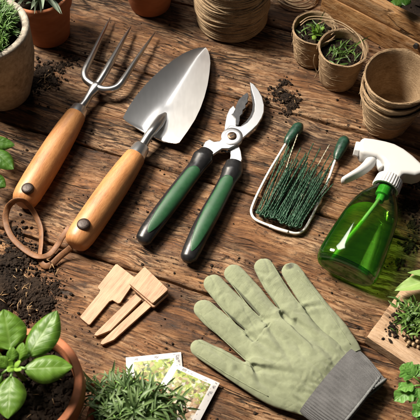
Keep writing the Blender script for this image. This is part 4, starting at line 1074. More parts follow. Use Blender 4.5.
# ------------------------------------------------------------------ coir pots
def coir_pot(name, label, c, r0, r1, h, group, tilt=(0, 0), seed=0, wall=0.2):
    root = thing(name, label, 'plant pot', tuple(c), group)
    tx, ty = tilt
    def fn(r, z, a):
        q = noise.noise(Vector((math.cos(a) * 1.2, math.sin(a) * 1.2, seed + z * 0.1)))
        q2 = noise.noise(Vector((math.cos(a) * 5, math.sin(a) * 5, seed + z * 0.6)))
        k = z / h
        return r * (1 + 0.03 * q * (0.4 + k)) + 0.035 * q2, z + k * k * (r * (tx * math.cos(a) + ty * math.sin(a)) + 0.16 * noise.noise(Vector((math.cos(a) * 2.4, math.sin(a) * 2.4, seed + 40))))
    n = 10
    out = [(0, 0.0), (r0 - 0.2, 0.0), (r0, 0.18)] + [(lerp(r0, r1, t / n) + 0.02 * math.sin(t * 9), lerp(0.3, h, t / n)) for t in range(1, n)] + [(r1 + 0.03, h - 0.12), (r1 + 0.02, h - 0.03), (r1 - wall / 2, h + 0.02), (r1 - wall, h - 0.05)]
    inn_ = [(lerp(r0, r1, t / n) - wall, lerp(0.3, h, t / n)) for t in range(n - 1, 0, -1)] + [(r0 - wall, 0.25), (0, 0.25)]
    MB().lathe(out + inn_, 72, c, fn).build('wall', M['peat'], root, True, 60)
    mb = MB()
    for _ in range(150):         # loose strands matted along the rim and wall
        rimq = R.random() < 0.34
        a0_ = R.random() * 6.28; sp = R.uniform(0.25, 1.1); zz = h if rimq else R.uniform(0.06 * h, h); dz = R.uniform(-0.4, 0.25); tl = 0 if rimq else R.gauss(0, 0.5)
        pts = []; off = R.uniform(-0.03, 0.10) if rimq else R.uniform(-0.01, 0.03)
        fray = R.random() < 0.16
        for k in range(7):
            a = a0_ + sp * k / 6; kz = min(h, max(0.1, zz + dz * math.sin(k / 6 * math.pi) + tl * (k / 6 - 0.5)))
            rr, z2 = fn(lerp(r0, r1, kz / h), kz, a)
            rr += off + (0.28 * ((k / 6) ** 3) if fray else 0) + 0.03 - (R.random() < 0.5) * (0.12 if rimq and off < 0.03 else 0)
            pts.append(Vector((c.x + rr * math.cos(a), c.y + rr * math.sin(a), c.z + z2 + (0.03 if rimq else 0))))
        mb.sweep(pts, R.uniform(0.013, 0.032), seg=4)
    mb.build('strands', M['strand'], root, True, 0, kind='stuff')
    return root
c = P(384.5, 124.0, 0)
hs = 7.1; rr1 = 34.5 * PX(391, 80, 10); rr0 = rr1 - 1.75
coir_pot('coir_pot', 'bottom coir pot of the empty nested stack, only a band of it showing', c, rr0, rr1 - 0.05, hs, 'nested empty coir pots', (0.02, 0.0), 1.0)
coir_pot('coir_pot', 'middle coir pot of the empty nested stack', c + Vector((0.05, 0.05, 1.6)), rr0 - 0.02, rr1 - 0.05, hs, 'nested empty coir pots', (0.03, 0.02), 5.0)
coir_pot('coir_pot', 'topmost empty coir pot of the nested stack, open and bare inside', c + Vector((0.12, 0.1, 3.25)), rr0 - 0.02, rr1, hs + 0.1, 'nested empty coir pots', (0.06, 0.05), 9.0)
def seedling_pot(c, r0, r1, h, label, seed, nblade):
    t = coir_pot('seedling_pot', label, c, r0, r1, h, 'coir pots of seedlings', (0.02, 0.03), seed)
    soil_disk(c + Vector((0, 0, h * 0.80)), lerp(r0, r1, 0.8) - 0.2, t, 130, 0.32, 0.45)
    for i in range(nblade):
        a = R.random() * 6.28; q = math.sqrt(R.random()) * r1 * 0.72; B_ = Vector((c.x + q * math.cos(a), c.y + q * math.sin(a), c.z + h * 0.82))
        d = Vector((R.gauss(0, 0.8) - 0.9 * math.cos(a), R.gauss(0, 0.8) - 0.9 * math.sin(a), R.uniform(0.1, 0.8)))
        inst(BL[R.randrange(4)], 'seedling', t, frame(B_, d, Vector((0, 0, 1)), R.uniform(-1, 1), R.uniform(0.7, 1.25)))
    return t
BL = [leaf_mesh('seedling', M['sprout'], 2.0 + 0.3 * k, 0.26, 6, 2, 'blade', 0.4, 0.18 + 0.1 * k, seed=k, twist=0.4 * k) for k in range(4)]
kA = PX(313, 33, 6); kB = PX(339, 52, 6)
cB = P(337, 79, 0); seedling_pot(cB, 2.75, 24.3 * kB, 6.9, 'coir pot of fine green seedlings, the nearer of the two that touch', 21.0, 44)
cA = P(310.5, 57.5, 0); tA = seedling_pot(cA, 2.5, 22 * kA, 6.4, 'coir pot of seedlings with one pale cluster, the farther of the two that touch', 33.0, 24)
for i in range(9):
    d = Vector((R.gauss(0, 0.5), R.gauss(0, 0.5) - 0.2, 0.9))
    inst(leaf_mesh('leaf', M['young'], 1.5, 0.7, 6, 4, 'ovate', 0.3, 0.3, seed=i), 'leaf', tA, frame(Vector((cA.x + 0.1 + R.uniform(-.4, .4), cA.y - 0.5 + R.uniform(-.4, .4), 5.6)), d, Vector((0, 0, 1)), R.uniform(-1, 1)))
mb = MB()
ov = [(300, 23, 7.0), (308, 17.5, 7.2), (318, 16.5, 7.3), (330, 18.5, 7.4), (343, 23.5, 7.4), (354, 31, 7.4), (361, 40, 7.3), (363.5, 50, 7.2), (361, 60, 6.9)]
mb.sweep(spline([P(*p) for p in ov], 6), 0.10, seg=7)
mb.sweep(spline([P(u + R.uniform(-1, 1), v + 2.6, z - 0.1) for u, v, z in ov[:6]], 6), 0.085, seg=7)
mb.sweep(spline([P(*p) for p in ((318, 24, 6.7), (327, 21, 6.9), (333, 24, 6.9), (335.5, 30, 6.8), (331, 35, 6.6))], 6), 0.10, seg=7)
mb.sweep(spline([P(*p) for p in ((314.8, 55, 6.0), (313.6, 62, 4.4), (315.4, 68, 3.2), (317, 73, 2.4), (314.6, 78, 1.2))], 6), 0.08, seg=6)
mb.build('twine_loop', M['twine'], None, True, 0, loc=tuple(P(335, 20, 0)), label='length of twine looped round the rims of the two seedling pots', cat='twine')

# ------------------------------------------------------------------ wooden crate at the back
C0 = P(319, 14, 0); C1 = P(420, 67.5, 0); cd_ = (C1 - C0).normalized(); cn = Vector((-cd_.y, cd_.x, 0)); UP = Vector((0, 0, 1))
crate = thing('wooden_crate', 'old brown wooden crate of earth with two long side boards', 'crate', (C0.x, C0.y, 0))
def rough_board(c, ex, ey, hx, hy, hz, parent, seed, name='board'):
    """a board with slightly uneven faces"""
    nx, nz = 60, 8; vs = []; fs = []
    for side in (-1, 1):
        for i in range(nx + 1):
            for k in range(nz + 1):
                x = lerp(-hx, hx, i / nx); z = lerp(-hz, hz, k / nz); e = min(hz - abs(z), hx - abs(x))
                y = side * (hy - 0.10 * max(0, 1 - e / 0.25)) + 0.06 * noise.noise(Vector((x * 0.18, z * 1.2, seed + side))) - side * 0.16 * max(0, noise.noise(Vector((x * 0.22, z * 2.2, seed + 5))) - 0.35)
                zz = z + 0.07 * noise.noise(Vector((x * 0.25, k // 4, seed))) * (abs(z) / hz)
                vs.append(Vector(c) + Vector(ex) * x + Vector(ey) * y + UP * zz)
    n1 = (nx + 1) * (nz + 1); w_ = nz + 1
    for i in range(nx):
        for k in range(nz):
            a = i * w_ + k; fs.append((a, a + 1, a + w_ + 1, a + w_)); fs.append((n1 + a, n1 + a + w_, n1 + a + w_ + 1, n1 + a + 1))
    rim = [i * w_ for i in range(nx + 1)] + [nx * w_ + k for k in range(1, w_)] + [i * w_ + nz for i in range(nx - 1, -1, -1)] + [k for k in range(nz - 1, 0, -1)]
    for a, b_ in zip(rim, rim[1:] + rim[:1]): fs.append((a, b_, n1 + b_, n1 + a))
    MB().add(vs, fs).build(name, M['crate'], parent, True, 50)
LC, WC = 52.0, 30.0
for j, (z, hz) in enumerate(((2.1, 2.05), (5.8, 1.55))):
    rough_board(C0 + cd_ * (LC / 2) + cn * (0.9 + 0.25 * j) + UP * z, cd_, cn, LC / 2, 0.85, hz, crate, 3 + j * 9)
    rough_board(C0 + cd_ * (LC / 2) + cn * (WC - 0.9) + UP * z, cd_, cn, LC / 2, 0.85, hz, crate, 50 + j * 9)
    rough_board(C0 + cd_ * 0.95 + cn * (WC / 2) + UP * z, cn, cd_, WC / 2 - 1.9, 0.85, hz, crate, 80 + j * 9)
    rough_board(C0 + cd_ * (LC - 0.95) + cn * (WC / 2) + UP * z, cn, cd_, WC / 2 - 1.9, 0.85, hz, crate, 90 + j * 9)
mb = MB(); vs = []; fs = []
for i in range(31):
    for k in range(19):
        p = C0 + cd_ * lerp(1.9, LC - 1.9, i / 30) + cn * lerp(2.0, WC - 2.0, k / 18); vs.append(Vector((p.x, p.y, 3.4 + 0.6 * noise.noise(p * 0.3) + 0.4 * noise.noise(p * 1.1))))
for i in range(30):
    for k in range(18): a = i * 19 + k; fs.append((a, a + 19, a + 20, a + 1))
mb.add(vs, fs)
for _ in range(260): crumb(mb, C0 + cd_ * R.uniform(2, LC - 2) + cn * R.uniform(2.1, WC - 2.2) + UP * 3.6, 0.15 + 0.4 * R.random() ** 2)
mb.build('soil', M['soil'], crate, True, 50, kind='stuff')
MB().sweep([P(416.5, 45.5, 4.0) - cn * 0.35, P(416.5, 45.5, 4.0) + cn * 0.1], 0.42, seg=14).build('nail', M['dark_steel'], crate)
q0 = P(398, 4, 9.5)
pl = thing('leafy_plant', 'small green leaf cluster growing in the dark earth of the wooden crate', 'plant', (q0.x, q0.y, 6.2))
for (bu, bv, tu, tv, wd) in ((402, -6, 396, 4.5, 2.4), (404, -6, 405.5, 4.5, 2.0), (402, -8, 388, -3, 2.2), (405, -8, 416, -2, 2.2), (403, -9, 403, -22, 2.2)):
    leaf_between(pl, P(bu, bv, 10), P(tu, tv, 10.6), wd, M['broad'], arch=0.1, nl=12, nw=6)
MB().sweep([P(403, -7, 10), P(403, -7, 10) + Vector((0.3, 0.2, -2)), P(403, -7, 10) + Vector((0.3, 0.4, -4))], 0.16, seg=8).build('stem', M['stem'], pl, True, 0)

# ------------------------------------------------------------------ terracotta pot of silvery leaves (back left) and its neighbour
def clay_pot(parent, c, r0, r1, h, lip=0.45, lip_h=2.2, wall=0.75):
    MB().lathe(pot_profile(r0, r1, h, lip_h, lip, wall), 72, c, wob(0.004, 1.5, c.x)).build('pot', M['terracotta'], parent, True, 50)
c = P(49.5, 34, 0); r1 = 30.5 * PX(48, -5, 9)
sp = thing('potted_plant', 'round terracotta pot of silvery green pointed leaves behind the garden fork', 'potted plant', tuple(c), 'potted plants')
clay_pot(sp, c, 3.3, r1, 9.0, 0.35, 9 * 0.28, 0.6)
soil_disk(c + Vector((0, 0, 7.9)), r1 - 0.8, sp, 110, 0.35, 0.4)
SL = [leaf_mesh('leaf', M['silver'], 2.7 + 0.4 * k, 0.62, 9, 4, 'lance', 0.35, 0.22 + 0.08 * k, seed=k, twist=0.3 * (k - 1)) for k in range(4)]
for i in range(84):
    a = R.random() * 6.283; el = R.uniform(0.0, 1.2); q = R.uniform(0, 2.6)
    d = Vector((math.cos(a) * math.cos(el), math.sin(a) * math.cos(el), math.sin(el)))
    inst(SL[i % 4], 'leaf', sp, frame(c + Vector((q * math.cos(a), q * math.sin(a), 8.6 + R.uniform(0, 1.6))), d, UP, R.uniform(-0.5, 0.5), R.uniform(0.8, 1.2)))
c = P(150.5, 4.0, 0)
tp2 = thing('potted_plant', 'terracotta pot cut off by the top of the picture, left of the twine spool', 'potted plant', tuple(c), 'potted plants')
clay_pot(tp2, c, 3.3, 4.9, 9.0, 0.35, 2.5, 0.6)
soil_disk(c + Vector((0, 0, 7.9)), 4.1, tp2, 40)
for i in range(22):
    a = R.random() * 6.283; el = R.uniform(0.3, 1.4); d = Vector((math.cos(a) * math.cos(el), math.sin(a) * math.cos(el), math.sin(el)))
    inst(SL[i % 4], 'leaf', tp2, frame(c + Vector((math.cos(a), math.sin(a), 8.6)), d, UP, R.uniform(-0.5, 0.5)))

# ------------------------------------------------------------------ stone pot of bushy needle-leaved herb
c = P(-16, 76, 0); H = 13.5; ct = P(-17, 27, H); r1 = 46 * PX(-17, 27, H)
c = Vector((ct.x, ct.y, 0))
spot = thing('potted_herb', 'thick grey stone pot of bushy fine-leaved green herb', 'potted herb', tuple(c), 'potted plants')
MB().lathe([(0, 0), (r1 - 2.6, 0), (r1 - 2.3, 0.3), (r1 - 1.2, 4), (r1 - 0.35, 8), (r1 - 0.05, H - 1.0), (r1, H - 0.4), (r1 - 0.15, H - 0.08), (r1 - 0.5, H), (r1 - 0.95, H - 0.1), (r1 - 1.1, H - 0.5), (r1 - 1.3, H - 2.5), (r1 - 2, 2), (0, 2)], 72, c, wob(0.02, 1.6, 3.0)).build('pot', M['stone'], spot, True, 55)
soil_disk(c + Vector((0, 0, H - 1.4)), r1 - 1.2, spot, 120)
def needle_bush(c, rad, n_st, h, nl, L, W, mat, parent, name, lean=0.5, shape='blade', stem_mat=None, arch=0.15, dome=0.5):
    sh = [grow(L * (0.8 + 0.15 * k), W, 4, 2, shape, 0.4, arch + 0.1 * k, seed=k) for k in range(4)]
    mb = MB(); stb = MB()
    for i in range(n_st):
        a = R.random() * 6.283; q = math.sqrt(R.random()) * rad
        B_ = Vector((c.x + q * math.cos(a), c.y + q * math.sin(a), c.z))
        k = q / rad; hh = h * (1 - dome * k * k) * R.uniform(0.75, 1.15)
        T_ = B_ + Vector((math.cos(a) * k * lean * h + R.gauss(0, 0.12) * h, math.sin(a) * k * lean * h + R.gauss(0, 0.12) * h, hh))
        mid = B_.lerp(T_, 0.5) + Vector((R.gauss(0, .2), R.gauss(0, .2), 0.1 * h))
        pts = spline([B_, mid, T_], 5); stb.sweep(pts, [0.07] * (len(pts) - 1) + [0.03], seg=5)
        for j in range(nl):
            t = R.uniform(0.15, 1.0); p = pts[min(int(t * 10), 10)]; p2 = pts[min(int(t * 10) + 1, 10)]
            ax_ = (p2 - p) if (p2 - p).length > 1e-5 else Vector((0, 0, 1)); ax_.normalize()
            g = j * 2.4; sd_ = Vector((math.cos(g), math.sin(g), 0)); d = (sd_ * R.uniform(0.5, 1.0) + ax_ * R.uniform(0.45, 1.1))
            vs, fs, uv = sh[j % 4]; m = frame(p, d, UP, R.uniform(-0.6, 0.6), R.uniform(0.75, 1.2)); mb.add([m @ v for v in vs], fs, uv)
    stb.build('stems', stem_mat or M['stem_brown'], parent, True, 0, kind='stuff')
    return mb.build(name, mat, parent, True, 0, kind='stuff')
needle_bush(c + Vector((0, 0, H - 1.6)), r1 - 1.9, 170, 3.3, 22, 1.45, 0.22, M['rosemary'], spot, 'foliage', 0.06)

# ------------------------------------------------------------------ basil in terracotta (front left)
H = 11.0; ct = P(21, 385, H); k = PX(21, 385, H); r1 = 61.5 * k; c = Vector((ct.x, ct.y, 0))
bp = thing('potted_basil', 'wide terracotta pot with one young broad-leaved basil plant', 'potted basil', tuple(c), 'potted plants')
MB().lathe(pot_profile(r1 - 2.4, r1, H, 2.8, 0.4, 0.95), 96, c, wob(0.004, 1.5, 3)).build('pot', M['terracotta'], bp, True, 50)
soil_disk(c + Vector((0, 0, H - 1.9)), r1 - 1.15, bp, 1300, 0.42, 0.7)
mb = MB()
for i in range(11):
    a = R.random() * 6.28; q = math.sqrt(R.random()) * r1 * 0.75; x = Vector((c.x + q * math.cos(a), c.y + q * math.sin(a), H - 1.45)); an = R.random() * 3.14
    d = Vector((math.cos(an), math.sin(an), R.uniform(-.1, .3))) * R.uniform(0.12, 0.35); mb.sweep([x - d, x + Vector((0, 0, .05)), x + d], 0.04, seg=4)
mb.build('straw_bits', M['pale_bit'], bp, True, 0, kind='stuff')
Z = 14.2; cb_ = P(14, 367, Z - 0.6)
MB().sweep(spline([cb_ + Vector((0.2, 0.3, -5)), cb_ + Vector((0.1, 0, -2.5)), cb_], 6), [0.26] * 12 + [0.2], seg=12).build('stem', M['stem'], bp, True, 0)
for i, (bu, bv, tu, tv, wpx, zb, zt, roll, ar) in enumerate([
    (29.5, 356, 55.6, 309.5, 30, 14.6, 15.6, -0.12, 0.13), (25, 369, 71.5, 366, 26.5, 14.4, 14.7, 0.10, 0.14), (10.5, 349, 3.5, 308.5, 34, 14.6, 15.4, 0.15, 0.14), (11, 376.5, 7, 417, 28, 14.2, 14.6, 0.0, 0.16), (3, 362, -36, 352, 25, 14.2, 14.8, 0.1, 0.14), (2, 374, -30, 396, 23, 13.4, 13.2, 0.0, 0.16)]):
    B_, T_ = P(bu, bv, zb), P(tu, tv, zt)
    leaf_between(bp, B_, T_, 1.1 * wpx * PX(bu, bv, zb), M['basil'], 'ovate', 30, 16, 0.14, ar, 0.35, roll, i)
    MB().sweep(spline([cb_ + Vector((0, 0, -0.4)), (cb_ + B_) / 2 + Vector((0, 0, 0.15)), B_ + (T_ - B_) * 0.03], 5), [0.16] * 10 + [0.11], seg=8).build('petiole', M['stem'], bp, True, 0)
for i, (bu, bv, tu, tv, wpx, zb) in enumerate([(19, 360, 22, 342.5, 13.5, 14.9), (11, 362, 12.5, 347, 12, 14.9), (9, 367, -3, 357.5, 13, 14.9), (14, 366, 8, 371, 8, 15.4), (14, 366, 20, 361, 7.5, 15.6), (14.5, 367, 20.5, 369.5, 6.5, 15.5), (13, 364, 8.5, 361, 7, 15.6)]):
    leaf_between(bp, P(bu, bv, zb), P(tu, tv, zb + 0.8), wpx * PX(bu, bv, zb), M['basil'] if i < 3 else M['young'], 'ovate', 14, 8, 0.35, 0.16, 0.6, R.uniform(-0.3, 0.3), i + 20, name='young_leaf')

# ------------------------------------------------------------------ spreading herb (bottom edge)
c = P(136, 437, 0); H = 6.5
hb = thing('potted_herb', 'low spreading narrow-leaved green herb overhanging the seed packets', 'potted herb', tuple(c), 'potted plants')
clay_pot(hb, c, 3.6, 5.0, H, 0.35, 1.8, 0.6)
soil_disk(c + Vector((0, 0, H - 0.9)), 4.2, hb, 60)
HL = [leaf_mesh('leaf', M['herb'], 1.45 + 0.2 * k, 0.27 + 0.015 * k, 8, 2, 'lance', 0.45, 0.16 + 0.10 * k, seed=k, twist=0.35 * (k - 1.5)) for k in range(5)]
stb = MB(); cnt = 0; fol = MB(); HG = [grow(1.45 + 0.2 * k, 0.27 + 0.015 * k, 6, 2, 'lance', 0.45, 0.16 + 0.10 * k, seed=k, twist=0.35 * (k - 1.5)) for k in range(5)]
tips = [(84, 384), (92, 377), (101, 381), (107, 374), (112, 386), (121, 378), (128, 372), (133, 381), (141, 377), (147, 385), (152, 380), (160, 388), (166, 383), (173, 392), (181, 396), (186, 405), (178, 412), (168, 402), (158, 400), (146, 396), (136, 392), (124, 392), (114, 398), (103, 394), (94, 392), (88, 402), (98, 408), (110, 410), (122, 406), (134, 408), (148, 410), (160, 414), (140, 418), (118, 420), (172, 424), (92, 420)]
for (u, v) in tips:
    k = 1 - abs(u - 136) / 70
    T_ = P(u, v + 3, 6.6 + 2.4 * k * min(1, (v - 368) / 30) + R.uniform(-0.6, 0.8)); B_ = c + Vector((R.uniform(-2.2, 2.2), R.uniform(-1.5, 2.5), H - 0.8))
    pts = spline([B_, B_.lerp(T_, 0.5) + Vector((0, 0, 1.7)), T_], 6); stb.sweep(pts, [0.1] * (len(pts) - 1) + [0.05], seg=5)
    for j in range(15):
        t = 1.0 if j < 3 else R.uniform(0.4, 0.97); i0 = min(int(t * 12), 11); p = pts[i0].lerp(pts[i0 + 1], t * 12 - i0); ax_ = (pts[i0 + 1] - pts[i0]).normalized()
        g = j * 2.4 + u; d = Vector((math.cos(g), math.sin(g), R.uniform(-0.1, 0.45))) * R.uniform(0.6, 1) + ax_ * R.uniform(0.2, 0.9)
        m = frame(p, d, UP, R.uniform(-0.9, 0.9), R.uniform(0.5, 1.25)); cnt += 1
        if j % 2 == 0 and cnt < 590: inst(HL[cnt % 5], 'leaf', hb, m)
        else: vs, fs, uv = HG[cnt % 5]; fol.add([m @ v for v in vs], fs, uv)
stb.build('stems', M['stem'], hb, True, 0, kind='stuff'); fol.build('foliage', M['herb'], hb, True, 0, kind='stuff')

# ------------------------------------------------------------------ board with sprouts (right edge)
K0, K1, K2 = P(367, 336.5, 2.0), P(403.5, 285.5, 2.0), P(414, 361.5, 2.0)
ea = (K1 - K0).normalized(); eb = (K2 - K0).normalized(); eb = (eb - ea * eb.dot(ea)).normalized()
LA, LB = (K1 - K0).length + 2.5, 14.0
kc = K0 + ea * (LA / 2) + eb * (LB / 2); kc.z = 0
wb = MB(); vs = []; fs = []; N1, N2 = 26, 26
for lev in (0, 1):
    for i in range(N1 + 1):
        for j in range(N2 + 1):
            a, b_ = i / N1, j / N2; p = K0 + ea * (LA * a) + eb * (LB * b_); e = min(a * LA, (1 - a) * LA, b_ * LB, (1 - b_) * LB)
            nz = 0.08 * noise.noise(p * 0.6) + 0.04 * noise.noise(p * 2.0)
            if lev: p.z = 2.0 + nz - 0.14 * max(0, 1 - e / 0.4) ** 2; p += (ea * noise.noise(p * 0.5) + eb * noise.noise(p * 0.5 + Vector((9, 9, 0)))) * 0.12 * max(0, 1 - e)
            else: p.z = 0.02
            vs.append(p)
w_ = N2 + 1; n1 = w_ * (N1 + 1)
sgn = ea.cross(eb).z
for i in range(N1):
    for j in range(N2):
        a = i * w_ + j; f1 = (n1 + a, n1 + a + w_, n1 + a + w_ + 1, n1 + a + 1); f0 = (a, a + 1, a + w_ + 1, a + w_)
        fs += [f1, f0] if sgn > 0 else [f1[::-1], f0[::-1]]
rim = [i * w_ for i in range(N1 + 1)] + [N1 * w_ + k for k in range(1, w_)] + [i * w_ + N2 for i in range(N1 - 1, -1, -1)] + [k for k in range(N2 - 1, 0, -1)]
for a, b_ in zip(rim, rim[1:] + rim[:1]):
    f = (a, b_, n1 + b_, n1 + a); fs.append(f if sgn > 0 else f[::-1])
wb.add(vs, fs).build('wooden_board', M['block'], None, True, 45, label='thick pale rough wooden board at the right edge with sprouts and seeds on it', cat='wooden board')
soil_pile('scattered_soil', 'dark crumbs of earth spread on the pale wooden board', [(404, 330, 7, 1), (415, 326, 9, 2.2), (409, 318, 8, 1.5), (398, 310, 7, .35), (397, 322, 5, .4), (416, 340, 6, .8)], 1, 0.1, 0.2)
ob = bpy.data.objects['scattered_soil']; bpy.data.objects.remove(ob)
mb = MB()
for _ in range(420):
    u, v, s_ = R.choice(((414, 324, 9), (414, 324, 9), (407, 318, 9), (412, 335, 9), (399, 318, 7), (394, 330, 9), (416, 310, 7)))
    p = P(u + R.gauss(0, .5) * s_, v + R.gauss(0, .5) * s_, 2.05); q = ((u - 414) ** 2 + (v - 324) ** 2) ** 0.5
    crumb(mb, p, 0.06 + 0.3 * R.random() ** 3)
mb.build('scattered_soil', M['crumb'], None, True, 50, label='dark crumbs of earth spread on the pale wooden board', cat='soil', kind='stuff')
p0 = P(416, 322, 2.0)
spr = thing('sprouting_plant', 'tuft of small green sprouts rooted in earth on the wooden board', 'sprouts', tuple(p0))
SPL = [leaf_mesh('leaf', M['sprout'], 0.85 + 0.17 * k, 0.25 + 0.04 * k, 7, 4, 'lance', 0.3, 0.25 + 0.1 * k, seed=k) for k in range(4)]
for i in range(210):
    u, v = 414 + R.gauss(0, 6.5), 319 + R.gauss(0, 7); z = 2.3 + R.uniform(0, 1.5)
    if i < 30: u, v = R.uniform(394, 420), R.uniform(299, 320)
    B_ = P(u, v, z); d = Vector((R.gauss(-0.25, 0.7), R.gauss(0.1, 0.7), R.uniform(0.2, 1.0)))
    inst(SPL[i % 4], 'leaf', spr, frame(B_, d, UP, R.uniform(-0.8, 0.8), R.uniform(0.7, 1.25)))
stb = MB()
for i in range(34):
    B_ = P(414 + R.gauss(0, 4), 324 + R.gauss(0, 5), 2.0); T_ = P(411 + R.gauss(0, 7.5), 316 + R.gauss(0, 7.5), 3.6)
    stb.sweep(spline([B_, B_.lerp(T_, .5) + Vector((0, 0, .5)), T_], 4), 0.07, seg=5)
stb.build('stems', M['stem'], spr, True, 0, kind='stuff')
for i, (u, v, r) in enumerate(((405, 339, .42), (409, 342.5, .5), (413.5, 344.5, .46), (417.5, 341.5, .5), (411, 336.5, .45), (415.5, 337.5, .42), (407, 345.5, .3), (418.5, 347, .42), (402, 334.5, .26))):
    b = MB(); r *= 0.68; p = P(u, v, 2.05 + r * 0.8); an = R.random() * 3
    vs = []; 
    b.lathe([(0, -r * .8), (r * .55, -r * .6), (r * .85, 0), (r * .6, r * .55), (r * .15, r * .95), (0, r * 1.05)], 14, p, wob(0.12, 1.5, i * 3.0))
    b.build('seed', plain('pale_seed', (0.42, 0.30, 0.18), 0.5, 0.35, 300) if i == 0 else bpy.data.materials['pale_seed'], None, True, 0, label='round pale tan seed lying in crumbs of earth on the wooden board', cat='seed', group='pale seeds on the board')

# ------------------------------------------------------------------ leafy sprigs entering from the edges
b0 = P(428, 388, 3.0)
pa = thing('parsley_sprig', 'bright green toothed parsley leaves below the wooden board', 'parsley', (b0.x, b0.y, 0))
for i, (bu, bv, tu, tv, wpx, zb, zt) in enumerate(((413.5, 377, 401, 365.5, 17, 4.2, 4.6), (415, 376, 407, 362.5, 11, 4.2, 4.8), (416, 377, 419, 364, 10, 4.1, 4.7), (414.5, 386.5, 394, 400.5, 16, 3.7, 3.2), (416, 388, 409.5, 402.5, 10, 3.6, 3.3), (414, 385.5, 398, 388.5, 10, 3.9, 4.0), (417.5, 388, 421, 400, 10, 3.7, 3.6), (425, 405, 413, 415.5, 13, 3.4, 3.3), (427, 404, 417, 403, 11, 3.5, 3.7), (427, 408, 419, 424, 12, 3.2, 3.0))):
    leaf_between(pa, P(bu, bv, zb), P(tu, tv, zt), 1.22 * wpx * PX(bu, bv, zb), M['parsley'], 'lobed', 40, 12, 0.2, 0.14, 0.4, R.uniform(-0.2, 0.2), i)
for pts in (((428, 392, 2.5), (421, 386, 3.6), (414.5, 386, 3.8)), ((426, 390, 2.6), (419, 381, 4.0), (413.5, 376.5, 4.3)), ((432, 402, 2.4), (428, 404, 3.2), (425, 405, 3.4)), ((428, 392, 2.5), (440, 397, 1.0), (450, 400, 0.2))):
    MB().sweep(spline([P(*p) for p in pts], 6), 0.13, seg=8).build('stem', M['stem'], pa, True, 0)
b0 = P(436, 276, 3.0)
ls = thing('leaf_sprig', 'pale green pointed leaf reaching in above the wooden board', 'leaf', (b0.x, b0.y, 0))
leaf_between(ls, P(436, 279, 4.3), P(394.5, 289.5, 3.3), 2.5, M['lanceleaf'], 'lance', 26, 12, 0.25, 0.08, 0.4, 0.25, 3)
leaf_between(ls, P(436, 277, 4.6), P(408, 271, 4.6), 1.5, M['lanceleaf'], 'lance', 22, 8, 0.3, 0.15, 0.4, 0.4, 5)
MB().sweep(spline([P(434, 278.5, 4.35), P(442, 276, 3), P(452, 274, 0.3)], 5), 0.14, seg=8).build('stem', M['stem'], ls, True, 0)
b0 = P(-12, 168, 0)
lp_ = thing('leafy_plant', 'glossy dark green leaves reaching in beside the fork handle', 'plant', (b0.x, b0.y, 0))
for i, (bu, bv, tu, tv, wpx, z, roll) in enumerate(((-12, 141, 14.5, 144.5, 15, 4.4, 0.2), (-8, 149, 13.5, 168, 20, 4.0, -0.1), (-12, 175, 5.5, 186.5, 17, 3.0, 0.0), (-14, 145, -8, 128, 14, 4.6, 0.0))):
    leaf_between(lp_, P(bu, bv, z), P(tu, tv, z - 0.6), wpx * PX(bu, bv, z), M['broad'], 'ovate', 22, 12, 0.25, 0.12, 0.7, roll, i + 40)
for pts in (((-12, 141, 4.4), (-17, 152, 3.4), (-20, 168, 0.1)), ((-8, 149, 4.0), (-15, 156, 3.0), (-20, 168, 0.1)), ((-12, 175, 3.0), (-17, 174, 1.6), (-20, 168, 0.1)), ((-14, 145, 4.6), (-17, 152, 3.4), (-20, 168, .1))):
    MB().sweep(spline([P(*p) for p in pts], 6), 0.15, seg=8).build('stem', M['stem'], lp_, True, 0)

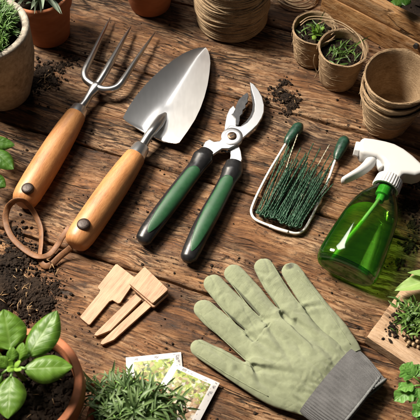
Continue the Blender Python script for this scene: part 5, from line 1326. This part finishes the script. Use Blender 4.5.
# ------------------------------------------------------------------ spilt earth
soil_pile('scattered_soil', 'heap of dark crumbly earth spilt above the basil pot', [(10, 285, 26, 3), (30, 292, 26, 3), (45, 300, 17, 1.2), (20, 255, 26, 1.4), (5, 262, 20, 1.0), (55, 285, 14, .35), (30, 312, 22, 1.2), (50, 268, 12, .2), (12, 232, 16, .4)], 6500, 0.04, 0.27, mounds=((6, 290, 24, 1.2), (28, 297, 20, 1.0), (10, 266, 16, 0.7), (44, 306, 11, 0.5)))
soil_pile('scattered_soil', 'dark earth spilt between the stone pot and the garden fork', [(45, 72, 17, 2), (35, 84, 14, 1.3), (60, 66, 12, .7), (52, 82, 14, .8), (30, 100, 12, .3), (75, 60, 12, .2)], 2300, 0.035, 0.26, mounds=((44, 73, 11, 0.5), (34, 82, 9, 0.4)))
soil_pile('scattered_soil', 'dark earth spilt between the pruner tip and the seedling pots', [(285, 97, 10, 2), (291, 105, 7, .8), (279, 91, 10, .8), (284, 82, 8, .35), (298, 100, 7, .3), (288, 112, 9, .35), (270, 100, 14, .2)], 1700, 0.035, 0.26, mounds=((286, 99, 7, 0.5), (280, 92, 5, .3)))
soil_pile('scattered_soil', 'dark earth strewn to the right of the spray bottle', [(408, 205, 11, 1.4), (414, 225, 9, 1), (410, 245, 12, .8), (404, 190, 8, .5), (400, 262, 14, .3), (418, 185, 9, .6)], 1500, 0.035, 0.26, mounds=((413, 206, 7, 0.3),))
mb = MB()
for _ in range(2600):
    u, v = R.uniform(-5, 425), R.uniform(-5, 425); p = P(u, v, 0)
    if noise.noise(p * 0.16) + 0.5 * noise.noise(p * 0.5) < 0.02 and R.random() < 0.85: continue
    r = 0.03 + 0.17 * R.random() ** 5; crumb(mb, Vector((p.x, p.y, r * 0.3 - 0.1)), r)
mb.build('loose_crumbs', M['crumb'], None, True, 50, label='specks of dark earth strewn over the old planks', cat='soil', kind='stuff')
mb = MB()
for (u, v, s_, n) in ((27, 290, 4, 7), (30, 312, 14, 10), (46, 80, 9, 14), (10, 300, 20, 10), (55, 268, 10, 4), (285, 100, 9, 6), (25, 275, 14, 6)):
    for _ in range(n):
        p = P(u + R.gauss(0, .5) * s_, v + R.gauss(0, .5) * s_, 0.9 if v > 250 else 0.5); a = R.random() * 3.14; d = Vector((math.cos(a), math.sin(a), R.uniform(-.2, .3))) * R.uniform(0.15, 0.55)
        mb.sweep([p - d, p + Vector((0, 0, 0.08)), p + d], R.uniform(0.03, 0.065), seg=4)
mb.build('straw_bits', M['pale_bit'], None, True, 0, label='short pale straw bits lying in the spilt earth', cat='straw', kind='stuff')
